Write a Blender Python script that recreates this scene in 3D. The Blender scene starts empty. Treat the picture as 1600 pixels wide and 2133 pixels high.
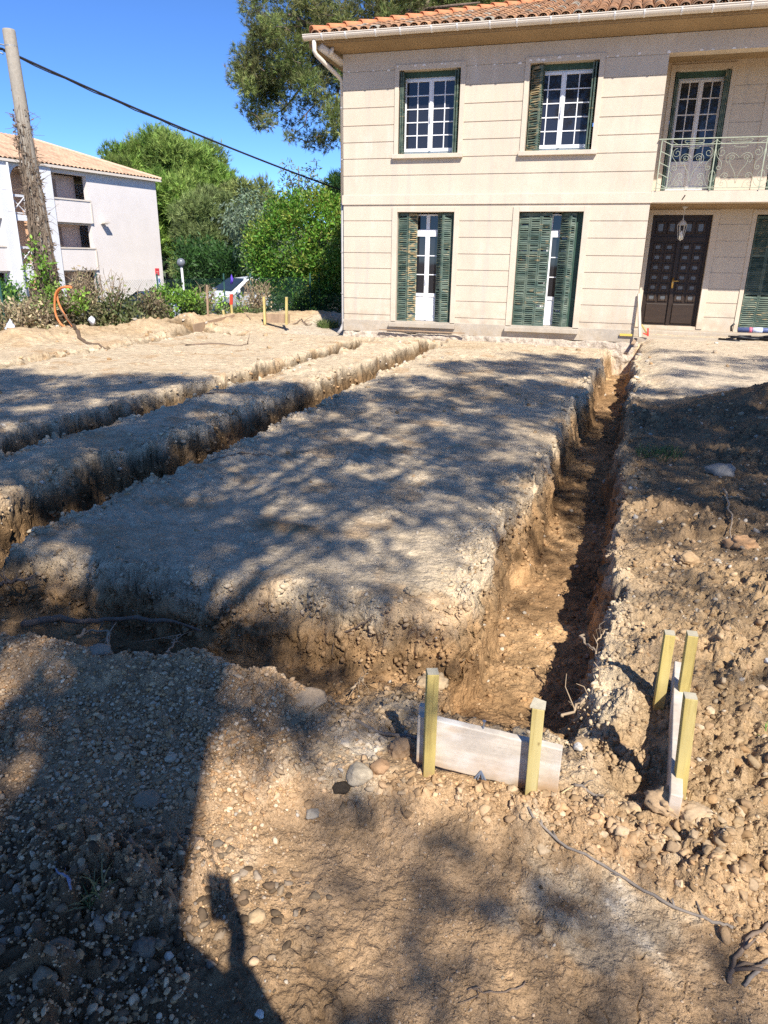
import bpy, bmesh, math, random
import numpy as np
from mathutils import Matrix, Vector
rad = math.radians
sc = bpy.context.scene
C = sc.collection

# ------------------------------------------------------------------ camera
F_PX, PITCH, ROLL, YAW, EYE = 1470.92, rad(19.720), rad(0.858), rad(16.164), 1.57
_F = np.array([-math.sin(YAW) * math.cos(PITCH), math.cos(YAW) * math.cos(PITCH), -math.sin(PITCH)])
_R = np.array([math.cos(YAW), math.sin(YAW), 0.0])
_U = np.cross(_R, _F)
_R2 = math.cos(ROLL) * _R + math.sin(ROLL) * _U
_U2 = -math.sin(ROLL) * _R + math.cos(ROLL) * _U
cam = bpy.data.objects.new('camera', bpy.data.cameras.new('camera'))
C.objects.link(cam)
M = Matrix.Identity(4)
for i in range(3):
    M[i][0], M[i][1], M[i][2] = _R2[i], _U2[i], -_F[i]
M[2][3] = EYE
cam.matrix_world = M
cam.data.sensor_fit = 'VERTICAL'
cam.data.sensor_height = 24.0
cam.data.lens = F_PX / 2133 * 24.0
cam.data.clip_start = 0.02
cam.data.clip_end = 3000
sc.camera = cam

# ------------------------------------------------------------------ sky, sun, exposure
SUN = np.array([-.37, .588, -.72]); SUN /= np.linalg.norm(SUN)      # direction the light travels
w = bpy.data.worlds.new('World'); sc.world = w; w.use_nodes = True
nt = w.node_tree; nt.nodes.clear()
sky = nt.nodes.new('ShaderNodeTexSky'); sky.sky_type = 'NISHITA'; sky.sun_disc = False
sky.sun_elevation = math.asin(-SUN[2]); sky.sun_rotation = math.atan2(-SUN[0], -SUN[1])
sky.altitude = 2500; sky.air_density = .6; sky.dust_density = 0.0; sky.ozone_density = 6.0
bg = nt.nodes.new('ShaderNodeBackground'); bg.inputs[1].default_value = 0.155
wo = nt.nodes.new('ShaderNodeOutputWorld')
hs = nt.nodes.new('ShaderNodeHueSaturation'); hs.inputs['Saturation'].default_value = 1.10; hs.inputs['Hue'].default_value = .503
nt.links.new(sky.outputs[0], hs.inputs['Color']); nt.links.new(hs.outputs[0], bg.inputs[0]); nt.links.new(bg.outputs[0], wo.inputs[0])
sl = bpy.data.lights.new('sun', 'SUN'); sl.energy = 4.6; sl.angle = rad(0.53); sl.color = (1.0, .945, .86)
so = bpy.data.objects.new('sun', sl); C.objects.link(so); so.location = (6, -10, 14)
so.rotation_euler = Vector(SUN.tolist()).to_track_quat('-Z', 'Y').to_euler()
sc.view_settings.view_transform = 'Standard'; sc.view_settings.look = 'None'
sc.view_settings.exposure = 0.78; sc.view_settings.gamma = 1.0
sc.render.engine = 'CYCLES'
sc.cycles.max_bounces = 6; sc.cycles.diffuse_bounces = 4; sc.cycles.transparent_max_bounces = 8
try:
    sc.cycles.use_denoising = False
except Exception: pass

# ------------------------------------------------------------------ pixel -> point on a real plane (1600 x 2133 frame)
def ray(x, y): return _F * F_PX + _R2 * (x - 800) - _U2 * (y - 1066.5)
def onz(x, y, z=0.0):
    d = ray(x, y); return np.array([0, 0, EYE]) + d * ((z - EYE) / d[2])
def ony(x, y, Y):
    d = ray(x, y); return np.array([0, 0, EYE]) + d * (Y / d[1])

# ------------------------------------------------------------------ helpers
def tag(o, label=None, cat=None, group=None, kind=None):
    if label: o['label'] = label
    if cat: o['category'] = cat
    if group: o['group'] = group
    if kind: o['kind'] = kind
    return o
ORG = {}
def empty(name, loc, label=None, cat=None, group=None, rz=0.0):
    o = bpy.data.objects.new(name, None); C.objects.link(o)
    o.location = loc; o.rotation_euler = (0, 0, rz); o.empty_display_size = .2
    ORG[o.name] = (0, 0, 0) if rz else tuple(loc)
    return tag(o, label, cat, group)
def link(name, me, mat=None, parent=None, bevel=0, smooth=False):
    o = bpy.data.objects.new(name, me); C.objects.link(o)
    if mat: me.materials.append(mat)
    if parent is not None: o.parent = parent
    if smooth: me.polygons.foreach_set('use_smooth', np.ones(len(me.polygons), bool))
    if bevel:
        b = o.modifiers.new('bevel', 'BEVEL'); b.width = bevel; b.segments = 2; b.limit_method = 'ANGLE'; b.angle_limit = rad(40)
    return o
def root_origin(o):
    v = np.zeros(3)
    while o is not None:
        v += np.array(ORG.get(o.name, (0, 0, 0)), float); o = o.parent
    return v
class G:
    """collects shapes, links them as one mesh object (vertices given in world metres)"""
    def __init__(s): s.v = []; s.f = []
    def add(s, vs, fs):
        n = len(s.v); s.v += [tuple(map(float, p)) for p in vs]; s.f += [tuple(i + n for i in f) for f in fs]; return s
    def box(s, x0, x1, y0, y1, z0, z1):
        return s.add([(x0,y0,z0),(x1,y0,z0),(x1,y1,z0),(x0,y1,z0),(x0,y0,z1),(x1,y0,z1),(x1,y1,z1),(x0,y1,z1)],
                     [(0,3,2,1),(4,5,6,7),(0,1,5,4),(1,2,6,5),(2,3,7,6),(3,0,4,7)])
    def obox(s, c, ax, ay, az):      # centre and three half-axis vectors
        c, ax, ay, az = [np.array(q, float) for q in (c, ax, ay, az)]
        P = [c + i*ax + j*ay + k*az for k in (-1,1) for (i,j) in ((-1,-1),(1,-1),(1,1),(-1,1))]
        return s.add(P, [(0,3,2,1),(4,5,6,7),(0,1,5,4),(1,2,6,5),(2,3,7,6),(3,0,4,7)])
    def bar(s, a, b, w, h, up=(0,0,1)):   # rectangular bar from a to b
        a, b, up = np.array(a,float), np.array(b,float), np.array(up,float)
        d = b-a; L = np.linalg.norm(d); d = d/L
        sd = np.cross(d, up); sd /= (np.linalg.norm(sd)+1e-9); u = np.cross(sd, d)
        return s.obox((a+b)/2, d*L/2, sd*w/2, u*h/2)
    def prism(s, prof, fn, a, b):         # 2-D profile, fn(u,v,t)->xyz, from t=a to t=b
        n = len(prof)
        vs = [fn(u,v,a) for u,v in prof] + [fn(u,v,b) for u,v in prof]
        return s.add(vs, [tuple(range(n))[::-1], tuple(range(n,2*n))] + [(i,(i+1)%n,n+(i+1)%n,n+i) for i in range(n)])
    def tube(s, pts, r, n=8, caps=True):
        pts = [np.array(p,float) for p in pts]; m = len(pts)
        rs = [r]*m if np.isscalar(r) else list(r)
        vs = []; prev = None
        for i,p in enumerate(pts):
            t = pts[min(i+1,m-1)] - pts[max(i-1,0)]; t = t/(np.linalg.norm(t)+1e-12)
            if prev is None:
                q = np.array([0,0,1.]) if abs(t[2])<.9 else np.array([1.,0,0])
                a = np.cross(t,q)
            else: a = prev - t*(prev@t)
            a /= (np.linalg.norm(a)+1e-12); prev = a; b = np.cross(t,a)
            vs += [p + rs[i]*(math.cos(2*math.pi*k/n)*a + math.sin(2*math.pi*k/n)*b) for k in range(n)]
        fs = [(i*n+k, i*n+(k+1)%n, (i+1)*n+(k+1)%n, (i+1)*n+k) for i in range(m-1) for k in range(n)]
        if caps: fs += [tuple(range(n))[::-1], tuple(range((m-1)*n, m*n))]
        return s.add(vs, fs)
    def lathe(s, c, prof, n=16):          # prof: (r,z) pairs
        vs = [(c[0]+r*math.cos(2*math.pi*k/n), c[1]+r*math.sin(2*math.pi*k/n), c[2]+z) for r,z in prof for k in range(n)]
        m = len(prof)
        return s.add(vs, [(i*n+k,i*n+(k+1)%n,(i+1)*n+(k+1)%n,(i+1)*n+k) for i in range(m-1) for k in range(n)]
                     + [tuple(range(n))[::-1], tuple(range((m-1)*n,m*n))])
    def build(s, name, mat, parent=None, bevel=0, smooth=False):
        o = root_origin(parent) if parent is not None else np.zeros(3)
        me = bpy.data.meshes.new(name)
        me.from_pydata([tuple(np.array(p)-o) for p in s.v], [], s.f); me.update()
        return link(name, me, mat, parent, bevel, smooth)
def npmesh(name, V, Fc, mat, parent=None, col=None, smooth=False):
    """V (n,3), Fc (m,k) uniform polygons, col (n,3) linear vertex colours"""
    if parent is not None: V = V - root_origin(parent)
    me = bpy.data.meshes.new(name); n, (m, k) = len(V), Fc.shape
    me.vertices.add(n); me.vertices.foreach_set('co', np.ascontiguousarray(V, np.float32).ravel())
    me.loops.add(m*k); me.loops.foreach_set('vertex_index', np.ascontiguousarray(Fc, np.int32).ravel())
    me.polygons.add(m)
    me.polygons.foreach_set('loop_start', np.arange(0, m*k, k, dtype=np.int32))
    try: me.polygons.foreach_set('loop_total', np.full(m, k, np.int32))
    except Exception: pass
    me.update(calc_edges=True)
    if col is not None:
        a = me.color_attributes.new('Col', 'FLOAT_COLOR', 'POINT')
        a.data.foreach_set('color', np.concatenate([col, np.ones((n,1))],1).astype(np.float32).ravel())
    return link(name, me, mat, parent, 0, smooth)

# ------------------------------------------------------------------ numpy noise
def _h(ix, iy, iz, seed):
    with np.errstate(over='ignore'):
        n = (ix.astype(np.uint32)*np.uint32(374761393) + iy.astype(np.uint32)*np.uint32(668265263)
             + iz.astype(np.uint32)*np.uint32(2246822519) + np.uint32(seed*3266489917 & 0xffffffff))
        n = (n ^ (n >> np.uint32(13))) * np.uint32(1274126177)
        n = (n ^ (n >> np.uint32(16))) * np.uint32(2246822519)
        n ^= n >> np.uint32(15)
    return n.astype(np.float32) / np.float32(4294967295.0)
def vn2(x, y, seed=0):
    fx, fy = np.floor(x), np.floor(y); ix, iy = fx.astype(np.int64), fy.astype(np.int64); z = np.zeros_like(ix)
    u, v = x-fx, y-fy; u = u*u*u*(u*(u*6-15)+10); v = v*v*v*(v*(v*6-15)+10)
    a, b, c, d = _h(ix,iy,z,seed), _h(ix+1,iy,z,seed), _h(ix,iy+1,z,seed), _h(ix+1,iy+1,z,seed)
    return (a+(b-a)*u)*(1-v) + (c+(d-c)*u)*v
def vn3(x, y, z, seed=0):
    fx, fy, fz = np.floor(x), np.floor(y), np.floor(z)
    ix, iy, iz = fx.astype(np.int64), fy.astype(np.int64), fz.astype(np.int64)
    u, v, w_ = x-fx, y-fy, z-fz
    u, v, w_ = [q*q*(3-2*q) for q in (u, v, w_)]
    r = 0
    for k in (0,1):
        a, b = _h(ix,iy,iz+k,seed), _h(ix+1,iy,iz+k,seed); c, d = _h(ix,iy+1,iz+k,seed), _h(ix+1,iy+1,iz+k,seed)
        r = r + ((a+(b-a)*u)*(1-v) + (c+(d-c)*u)*v) * (w_ if k else 1-w_)
    return r
def fbm(x, y, sc_=1.0, oct_=4, seed=0, gain=.5):      # about -1..1
    r, a, t = 0, 1.0, 0
    ca, sa = math.cos(.6), math.sin(.6)
    x, y = x*sc_, y*sc_
    for k in range(oct_):
        r = r + a*(vn2(x, y, seed+k)*2-1); t += a; a *= gain
        x, y = (x*ca - y*sa)*2.03+17.3, (x*sa + y*ca)*2.03-5.1
    return r/t*1.6
def worley(x, y, seed=0):
    fx, fy = np.floor(x), np.floor(y); ix, iy = fx.astype(np.int64), fy.astype(np.int64)
    f1 = np.full(x.shape, 9.0, np.float32); f2 = f1.copy(); idv = np.zeros(x.shape, np.float32)
    z = np.zeros_like(ix)
    for dx in (-1,0,1):
        for dy in (-1,0,1):
            a, b = _h(ix+dx,iy+dy,z,seed), _h(ix+dx,iy+dy,z+1,seed)
            d = np.hypot(fx+dx+a-x, fy+dy+b-y).astype(np.float32)
            m = d < f1
            f2 = np.where(m, f1, np.minimum(f2, d)); idv = np.where(m, _h(ix+dx,iy+dy,z+2,seed), idv); f1 = np.minimum(f1, d)
    return f1, f2, idv
def sst(a, b, x):
    t = np.clip((x-a)/(b-a), 0, 1); return t*t*(3-2*t)
def mixc(c, new, m): return c*(1-m[:,None]) + np.array(new)[None,:]*m[:,None]

# ------------------------------------------------------------------ materials
def mat(name, color=(.5,.5,.5), rough=.8, metal=0.0, attr=False, noise=(), bump=(), trans=0.0, spec=.3, coords='Object'):
    """noise: (scale, amount, detail[, stretch xyz]) multiplies the colour; bump: (scale, strength, distance[, stretch])"""
    m = bpy.data.materials.new(name); m.use_nodes = True; t = m.node_tree; N, L = t.nodes, t.links
    b = N['Principled BSDF']; b.inputs['Roughness'].default_value = rough; b.inputs['Metallic'].default_value = metal
    b.inputs['Specular IOR Level'].default_value = spec
    tc = N.new('ShaderNodeTexCoord')
    def co(st):
        if st is None: return tc.outputs[coords]
        mp = N.new('ShaderNodeMapping'); mp.inputs['Scale'].default_value = st; L.new(tc.outputs[coords], mp.inputs[0]); return mp.outputs[0]
    if attr:
        a = N.new('ShaderNodeAttribute'); a.attribute_name = 'Col'; col = a.outputs['Color']
    else:
        a = N.new('ShaderNodeRGB'); a.outputs[0].default_value = (*color, 1); col = a.outputs[0]
    for q in noise:
        s_, am, de = q[:3]; nz = N.new('ShaderNodeTexNoise'); nz.inputs['Scale'].default_value = s_; nz.inputs['Detail'].default_value = de
        nz.inputs['Roughness'].default_value = .6
        L.new(co(q[3] if len(q) > 3 else None), nz.inputs['Vector'])
        mr = N.new('ShaderNodeMapRange'); mr.inputs[1].default_value = .25; mr.inputs[2].default_value = .75
        mr.inputs[3].default_value = 1-am; mr.inputs[4].default_value = 1+am; L.new(nz.outputs[0], mr.inputs[0])
        vm = N.new('ShaderNodeVectorMath'); vm.operation = 'MULTIPLY'; L.new(col, vm.inputs[0]); L.new(mr.outputs[0], vm.inputs[1]); col = vm.outputs[0]
    L.new(col, b.inputs['Base Color'])
    h = None
    for q in bump:
        s_, st, di = q[:3]; nz = N.new('ShaderNodeTexNoise'); nz.inputs['Scale'].default_value = s_; nz.inputs['Detail'].default_value = 6
        L.new(co(q[3] if len(q) > 3 else None), nz.inputs['Vector'])
        bp = N.new('ShaderNodeBump'); bp.inputs['Strength'].default_value = st; bp.inputs['Distance'].default_value = di
        L.new(nz.outputs[0], bp.inputs['Height'])
        if h is not None: L.new(h, bp.inputs['Normal'])
        h = bp.outputs[0]
    if h is not None: L.new(h, b.inputs['Normal'])
    if trans:
        tr = N.new('ShaderNodeBsdfTranslucent'); L.new(col, tr.inputs[0])
        mx = N.new('ShaderNodeMixShader'); mx.inputs[0].default_value = trans
        L.new(b.outputs[0], mx.inputs[1]); L.new(tr.outputs[0], mx.inputs[2]); L.new(mx.outputs[0], N['Material Output'].inputs[0])
    return m
MT = {}
MT['soil'] = mat('soil', attr=True, rough=.97, spec=.12, noise=((9,.16,8),(70,.24,5),(260,.28,3)), bump=((11,.7,.06),(40,.75,.022),(130,.8,.008),(420,.6,.003)))
MT['stone'] = mat('stone', attr=True, rough=.92, spec=.2, noise=((60,.18,6),(300,.12,3)), bump=((120,.35,.004),))
MT['stucco'] = mat('stucco', (.585,.502,.392), rough=.93, spec=.15, noise=((.9,.10,5),(3.2,.07,6,(1,1,.35)),(14,.045,6),(90,.05,3)), bump=((60,.12,.006),))
MT['trim'] = mat('trim', (.60,.515,.405), rough=.93, spec=.15, noise=((1.7,.09,5),(20,.05,6),(90,.05,3)), bump=((60,.1,.005),))
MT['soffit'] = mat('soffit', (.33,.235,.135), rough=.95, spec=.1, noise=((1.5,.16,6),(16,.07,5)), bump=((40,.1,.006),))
MT['plinth'] = mat('plinth', (.44,.385,.31), rough=.95, spec=.12, noise=((2.2,.14,6),(14,.10,6),(70,.08,4)), bump=((30,.25,.012),))
MT['rubble'] = mat('rubble', (.46,.39,.31), rough=.97, spec=.1, noise=((5,.30,8),(28,.25,6),(120,.2,3)), bump=((12,.8,.06),(50,.6,.02)))
MT['white'] = mat('white_frame', (.80,.80,.80), rough=.38, spec=.4, noise=((6,.02,3),))
MT['offwhite'] = mat('offwhite_door', (.66,.63,.60), rough=.5, noise=((5,.04,4),))
MT['gutter'] = mat('gutter', (.72,.645,.54), rough=.42, spec=.4, noise=((4,.06,4),))
MT['zinc'] = mat('zinc_pipe', (.42,.40,.38), rough=.5, noise=((6,.12,4),))
MT['iron'] = mat('painted_iron', (.36,.39,.29), rough=.6, noise=((14,.18,5),))
MT['brown'] = mat('dark_wood', (.028,.017,.011), rough=.45, spec=.35, noise=((3,.25,6,(1,1,8)),), bump=((18,.15,.004,(6,6,1)),))
MT['brown2'] = mat('dark_wood_panel', (.038,.024,.016), rough=.45, spec=.35, noise=((3,.2,6,(1,1,8)),))
MT['brass'] = mat('brass', (.6,.42,.15), rough=.35, metal=1.0)
MT['dark'] = mat('dark_void', (.012,.011,.010), rough=.9)
MT['cable'] = mat('black_cable', (.015,.015,.017), rough=.55)
MT['pine_bark'] = mat('pine_bark', (.17,.125,.095), rough=.95, noise=((5,.35,8,(1,1,.3)),(30,.25,5)), bump=((9,.9,.08,(1,1,.35)),))
MT['pole'] = mat('weathered_pole', (.30,.27,.225), rough=.92, noise=((3,.2,7,(1,1,.15)),(20,.15,5)), bump=((22,.3,.01,(1,1,.1)),))
MT['leaf'] = mat('leaf', attr=True, rough=.55, spec=.35, trans=.30)
MT['dry'] = mat('dry_leaf', attr=True, rough=.9, trans=.15)
MT['needle'] = mat('needle', attr=True, rough=.6, spec=.25, trans=.18)
MT['root'] = mat('root', (.20,.145,.105), rough=.95, noise=((20,.3,6),), bump=((60,.4,.004),))
MT['root_pale'] = mat('root_pale', (.40,.30,.20), rough=.9, noise=((25,.25,6),), bump=((60,.3,.003),))
MT['stick'] = mat('stick', (.22,.185,.155), rough=.92, noise=((30,.3,6),), bump=((70,.4,.003),))

def glass_mat():
    m = bpy.data.materials.new('window_glass'); m.use_nodes = True; b = m.node_tree.nodes['Principled BSDF']
    b.inputs['Base Color'].default_value = (.022,.022,.026,1); b.inputs['Roughness'].default_value = .03
    b.inputs['Specular IOR Level'].default_value = .55
    nz = m.node_tree.nodes.new('ShaderNodeTexNoise'); nz.inputs['Scale'].default_value = 1.4
    bp = m.node_tree.nodes.new('ShaderNodeBump'); bp.inputs['Strength'].default_value = .06; bp.inputs['Distance'].default_value = .02
    m.node_tree.links.new(nz.outputs[0], bp.inputs['Height']); m.node_tree.links.new(bp.outputs[0], b.inputs['Normal'])
    return m
MT['glass'] = glass_mat()
def add_mix(m, color, factor):
    """mix a colour over a material by a factor socket"""
    t = m.node_tree; b = t.nodes['Principled BSDF']; old = b.inputs['Base Color'].links[0].from_socket
    mx = t.nodes.new('ShaderNodeMix'); mx.data_type = 'RGBA'; t.links.new(factor, mx.inputs[0]); t.links.new(old, mx.inputs[6]); mx.inputs[7].default_value = (*color, 1)
    t.links.new(mx.outputs[2], b.inputs['Base Color'])
def noise_fac(m, scale, st, lo, hi, top=1.0, detail=5):
    t = m.node_tree; N, L = t.nodes, t.links; tc = N.new('ShaderNodeTexCoord'); mp = N.new('ShaderNodeMapping'); mp.inputs['Scale'].default_value = st
    n = N.new('ShaderNodeTexNoise'); n.inputs['Scale'].default_value = scale; n.inputs['Detail'].default_value = detail
    r = N.new('ShaderNodeMapRange'); r.inputs[1].default_value = lo; r.inputs[2].default_value = hi; r.inputs[4].default_value = top
    L.new(tc.outputs['Object'], mp.inputs[0]); L.new(mp.outputs[0], n.inputs['Vector']); L.new(n.outputs[0], r.inputs[0]); return r.outputs[0]
# weather on the render: rain streaks, pinkish patches, greyish grime
for k_ in ('stucco', 'trim'):
    add_mix(MT[k_], (.60,.50,.385), noise_fac(MT[k_], .8, (1,1,2.4), .48, .66, .75)); add_mix(MT[k_], (.50,.44,.37), noise_fac(MT[k_], 2.6, (2.2,1,.14), .53, .74, .8))
    add_mix(MT[k_], (.74,.68,.60), noise_fac(MT[k_], 1.3, (1.6,1,.5), .60, .78, .5)); add_mix(MT[k_], (.40,.35,.29), noise_fac(MT[k_], 34, (1,1,1), .70, .80, .35, 2))
def low_fac(m, z0, z1, top, scale):
    """splashed dirt: strongest at the foot (object height z0), gone at z1, broken up by noise"""
    t = m.node_tree; N, L = t.nodes, t.links; tc = N.new('ShaderNodeTexCoord'); sp = N.new('ShaderNodeSeparateXYZ'); L.new(tc.outputs['Object'], sp.inputs[0])
    r = N.new('ShaderNodeMapRange'); r.inputs[1].default_value = z0; r.inputs[2].default_value = z1; r.inputs[3].default_value = top; r.inputs[4].default_value = 0; L.new(sp.outputs[2], r.inputs[0])
    mu = N.new('ShaderNodeMath'); mu.operation = 'MULTIPLY'; L.new(r.outputs[0], mu.inputs[0]); L.new(noise_fac(m, scale, (1,1,1), .35, .65), mu.inputs[1]); return mu.outputs[0]
add_mix(MT['stucco'], (.42,.34,.25), low_fac(MT['stucco'], .38, 1.0, .75, 5)); add_mix(MT['trim'], (.42,.34,.25), low_fac(MT['trim'], .35, .9, .6, 5))
add_mix(MT['plinth'], (.36,.27,.17), low_fac(MT['plinth'], .05, .42, .9, 6))
add_mix(MT['plinth'], (.30,.27,.23), noise_fac(MT['plinth'], 1.4, (1,1,1.5), .5, .75, .6))
def shutter_mat(lo=.60, plo=.46):
    """dark green paint flaking to bare straw coloured wood in short horizontal flecks"""
    m = mat('shutter_paint', (.054,.090,.073), rough=.6, spec=.3, noise=((2.5,.3,5),(30,.15,4,(1,1,6))))
    t = m.node_tree; N, L = t.nodes, t.links; b = N['Principled BSDF']
    old = b.inputs['Base Color'].links[0].from_socket
    tc = N.new('ShaderNodeTexCoord')
    def nz(scale, st, lo, hi):
        mp = N.new('ShaderNodeMapping'); mp.inputs['Scale'].default_value = st
        n = N.new('ShaderNodeTexNoise'); n.inputs['Scale'].default_value = scale; n.inputs['Detail'].default_value = 4
        r = N.new('ShaderNodeMapRange'); r.inputs[1].default_value = lo; r.inputs[2].default_value = hi
        L.new(tc.outputs['Object'], mp.inputs[0]); L.new(mp.outputs[0], n.inputs['Vector']); L.new(n.outputs[0], r.inputs[0]); return r.outputs[0]
    a = nz(8, (1,1,4.5), lo, lo+.04); p = nz(1.9, (1,1,1), plo, plo+.14)
    mu = N.new('ShaderNodeMath'); mu.operation = 'MULTIPLY'; L.new(a, mu.inputs[0]); L.new(p, mu.inputs[1])
    mx = N.new('ShaderNodeMix'); mx.data_type = 'RGBA'; L.new(mu.outputs[0], mx.inputs[0]); L.new(old, mx.inputs[6])
    mx.inputs[7].default_value = (.34,.26,.14,1)
    f = nz(4, (1,1,2.2), .40, .70)
    m2 = N.new('ShaderNodeMix'); m2.data_type = 'RGBA'
    mf = N.new('ShaderNodeMath'); mf.operation = 'MULTIPLY'; mf.inputs[1].default_value = .75; L.new(f, mf.inputs[0])
    L.new(mf.outputs[0], m2.inputs[0]); L.new(old, m2.inputs[6]); m2.inputs[7].default_value = (.175,.21,.155,1)
    L.new(m2.outputs[2], mx.inputs[6]); L.new(mx.outputs[2], b.inputs['Base Color'])
    return m
MT['shutter'] = shutter_mat(); MT['flaked'] = shutter_mat(.50, .34)
MT['green'] = mat('green_paint', (.040,.085,.062), rough=.6, noise=((4,.2,4),))
def wood_mat(name, c1, sc_=10):
    return mat(name, c1, rough=.8, spec=.2, noise=((sc_,.22,7,(1,1,.08)),(50,.12,4)), bump=((45,.2,.003,(1,1,.08)),))
MT['stake'] = mat('treated_stake_wood', (.47,.365,.125), .82, spec=.15, noise=((16,.30,8,(1,1,.05)),(60,.16,5,(1,1,.12)),(5,.18,3)), bump=((70,.35,.003,(1,1,.05)),))
MT['stakeend'] = wood_mat('stake_end_grain', (.46,.41,.30))
MT['board'] = mat('weathered_board', (.56,.49,.405), rough=.85, spec=.15, noise=((4,.22,7,(.35,1,2.5)),(26,.14,5,(.2,1,2)),(90,.1,3)), bump=((30,.25,.004,(.15,1,2)),))
add_mix(MT['board'], (.70,.66,.61), noise_fac(MT['board'], 5, (1,1,2), .46, .62, .75)); add_mix(MT['board'], (.50,.33,.18), noise_fac(MT['board'], 7, (.8,1,1.6), .58, .72, .7)); add_mix(MT['board'], (.30,.28,.26), noise_fac(MT['board'], 60, (.12,1,2.2), .66, .76, .55))
MT['oldboard'] = mat('old_board', (.34,.235,.15), rough=.9, noise=((6,.25,6,(2,1,.3)),(40,.12,4)), bump=((30,.3,.004),))
add_mix(MT['stake'], (.33,.23,.13), low_fac(MT['stake'], -.02, .10, 1.0, 40)); add_mix(MT['stake'], (.58,.49,.24), noise_fac(MT['stake'], 9, (1,1,.12), .5, .68, .7)); add_mix(MT['stake'], (.27,.19,.06), noise_fac(MT['stake'], 55, (1,1,.03), .55, .66, .7, 3)); add_mix(MT['stake'], (.25,.17,.07), noise_fac(MT['stake'], 26, (1,1,.6), .70, .76, .8, 2))
add_mix(MT['board'], (.45,.28,.14), low_fac(MT['board'], .02, .13, 1.0, 9)); add_mix(MT['board'], (.30,.21,.12), low_fac(MT['board'], .0, .06, 1.0, 22))
# ================================================================== THE DUG GROUND
HY = 16.1                                   # facade plane of the villa
# fence line beyond the far left bank of soil
FENCE = [(-19.0, 3.0), (-13.6, 8.6), (-11.9, 12.6), (-10.6, 16.4), (-9.6, 19.6), (-8.4, 22.0), (-3.0, 26.5), (4, 30)]
BERM = [(-12.6, 7.5), (-10.6, 10.2), (-9.9, 12.0), (-9.2, 14.6), (-8.6, 16.6), (-8.05, 18.2), (-7.2, 19.2)]
ROWS = [[(-1.62, 2.10), (-1.25, 2.16), (-.95, 2.06), (-.7, 2.0)],
        [(-1.05, 1.56), (-.80, 1.70), (-.45, 1.74), (-.05, 1.74), (.20, 1.76), (.42, 1.74), (.62, 1.60), (.80, 1.50)],
        [(-1.25, .95), (-1.02, 1.08), (-.92, 1.28)]]
PILE = (-1.72, 3.72)
def pl_dist(x, y, P):
    d = np.full(x.shape, 1e9)
    for (ax, ay), (bx, by) in zip(P[:-1], P[1:]):
        ux, uy = bx-ax, by-ay; t = np.clip(((x-ax)*ux + (y-ay)*uy)/(ux*ux+uy*uy), 0, 1)
        d = np.minimum(d, np.hypot(x-ax-t*ux, y-ay-t*uy))
    return d
def pl_side(x, y, P):        # signed distance-like value, positive beyond (left of) the polyline
    d = np.full(x.shape, 1e9); s = np.zeros(x.shape)
    for (ax, ay), (bx, by) in zip(P[:-1], P[1:]):
        ux, uy = bx-ax, by-ay; t = np.clip(((x-ax)*ux + (y-ay)*uy)/(ux*ux+uy*uy), 0, 1)
        q = np.hypot(x-ax-t*ux, y-ay-t*uy); c = (ux*(y-ay) - uy*(x-ax))/math.hypot(ux, uy)
        s = np.where(q < d, np.sign(c)*q, s); d = np.minimum(d, q)
    return s
def g2(x, y, cx, cy, rx, ry): return np.exp(-((x-cx)/rx)**2 - ((y-cy)/ry)**2)

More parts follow.
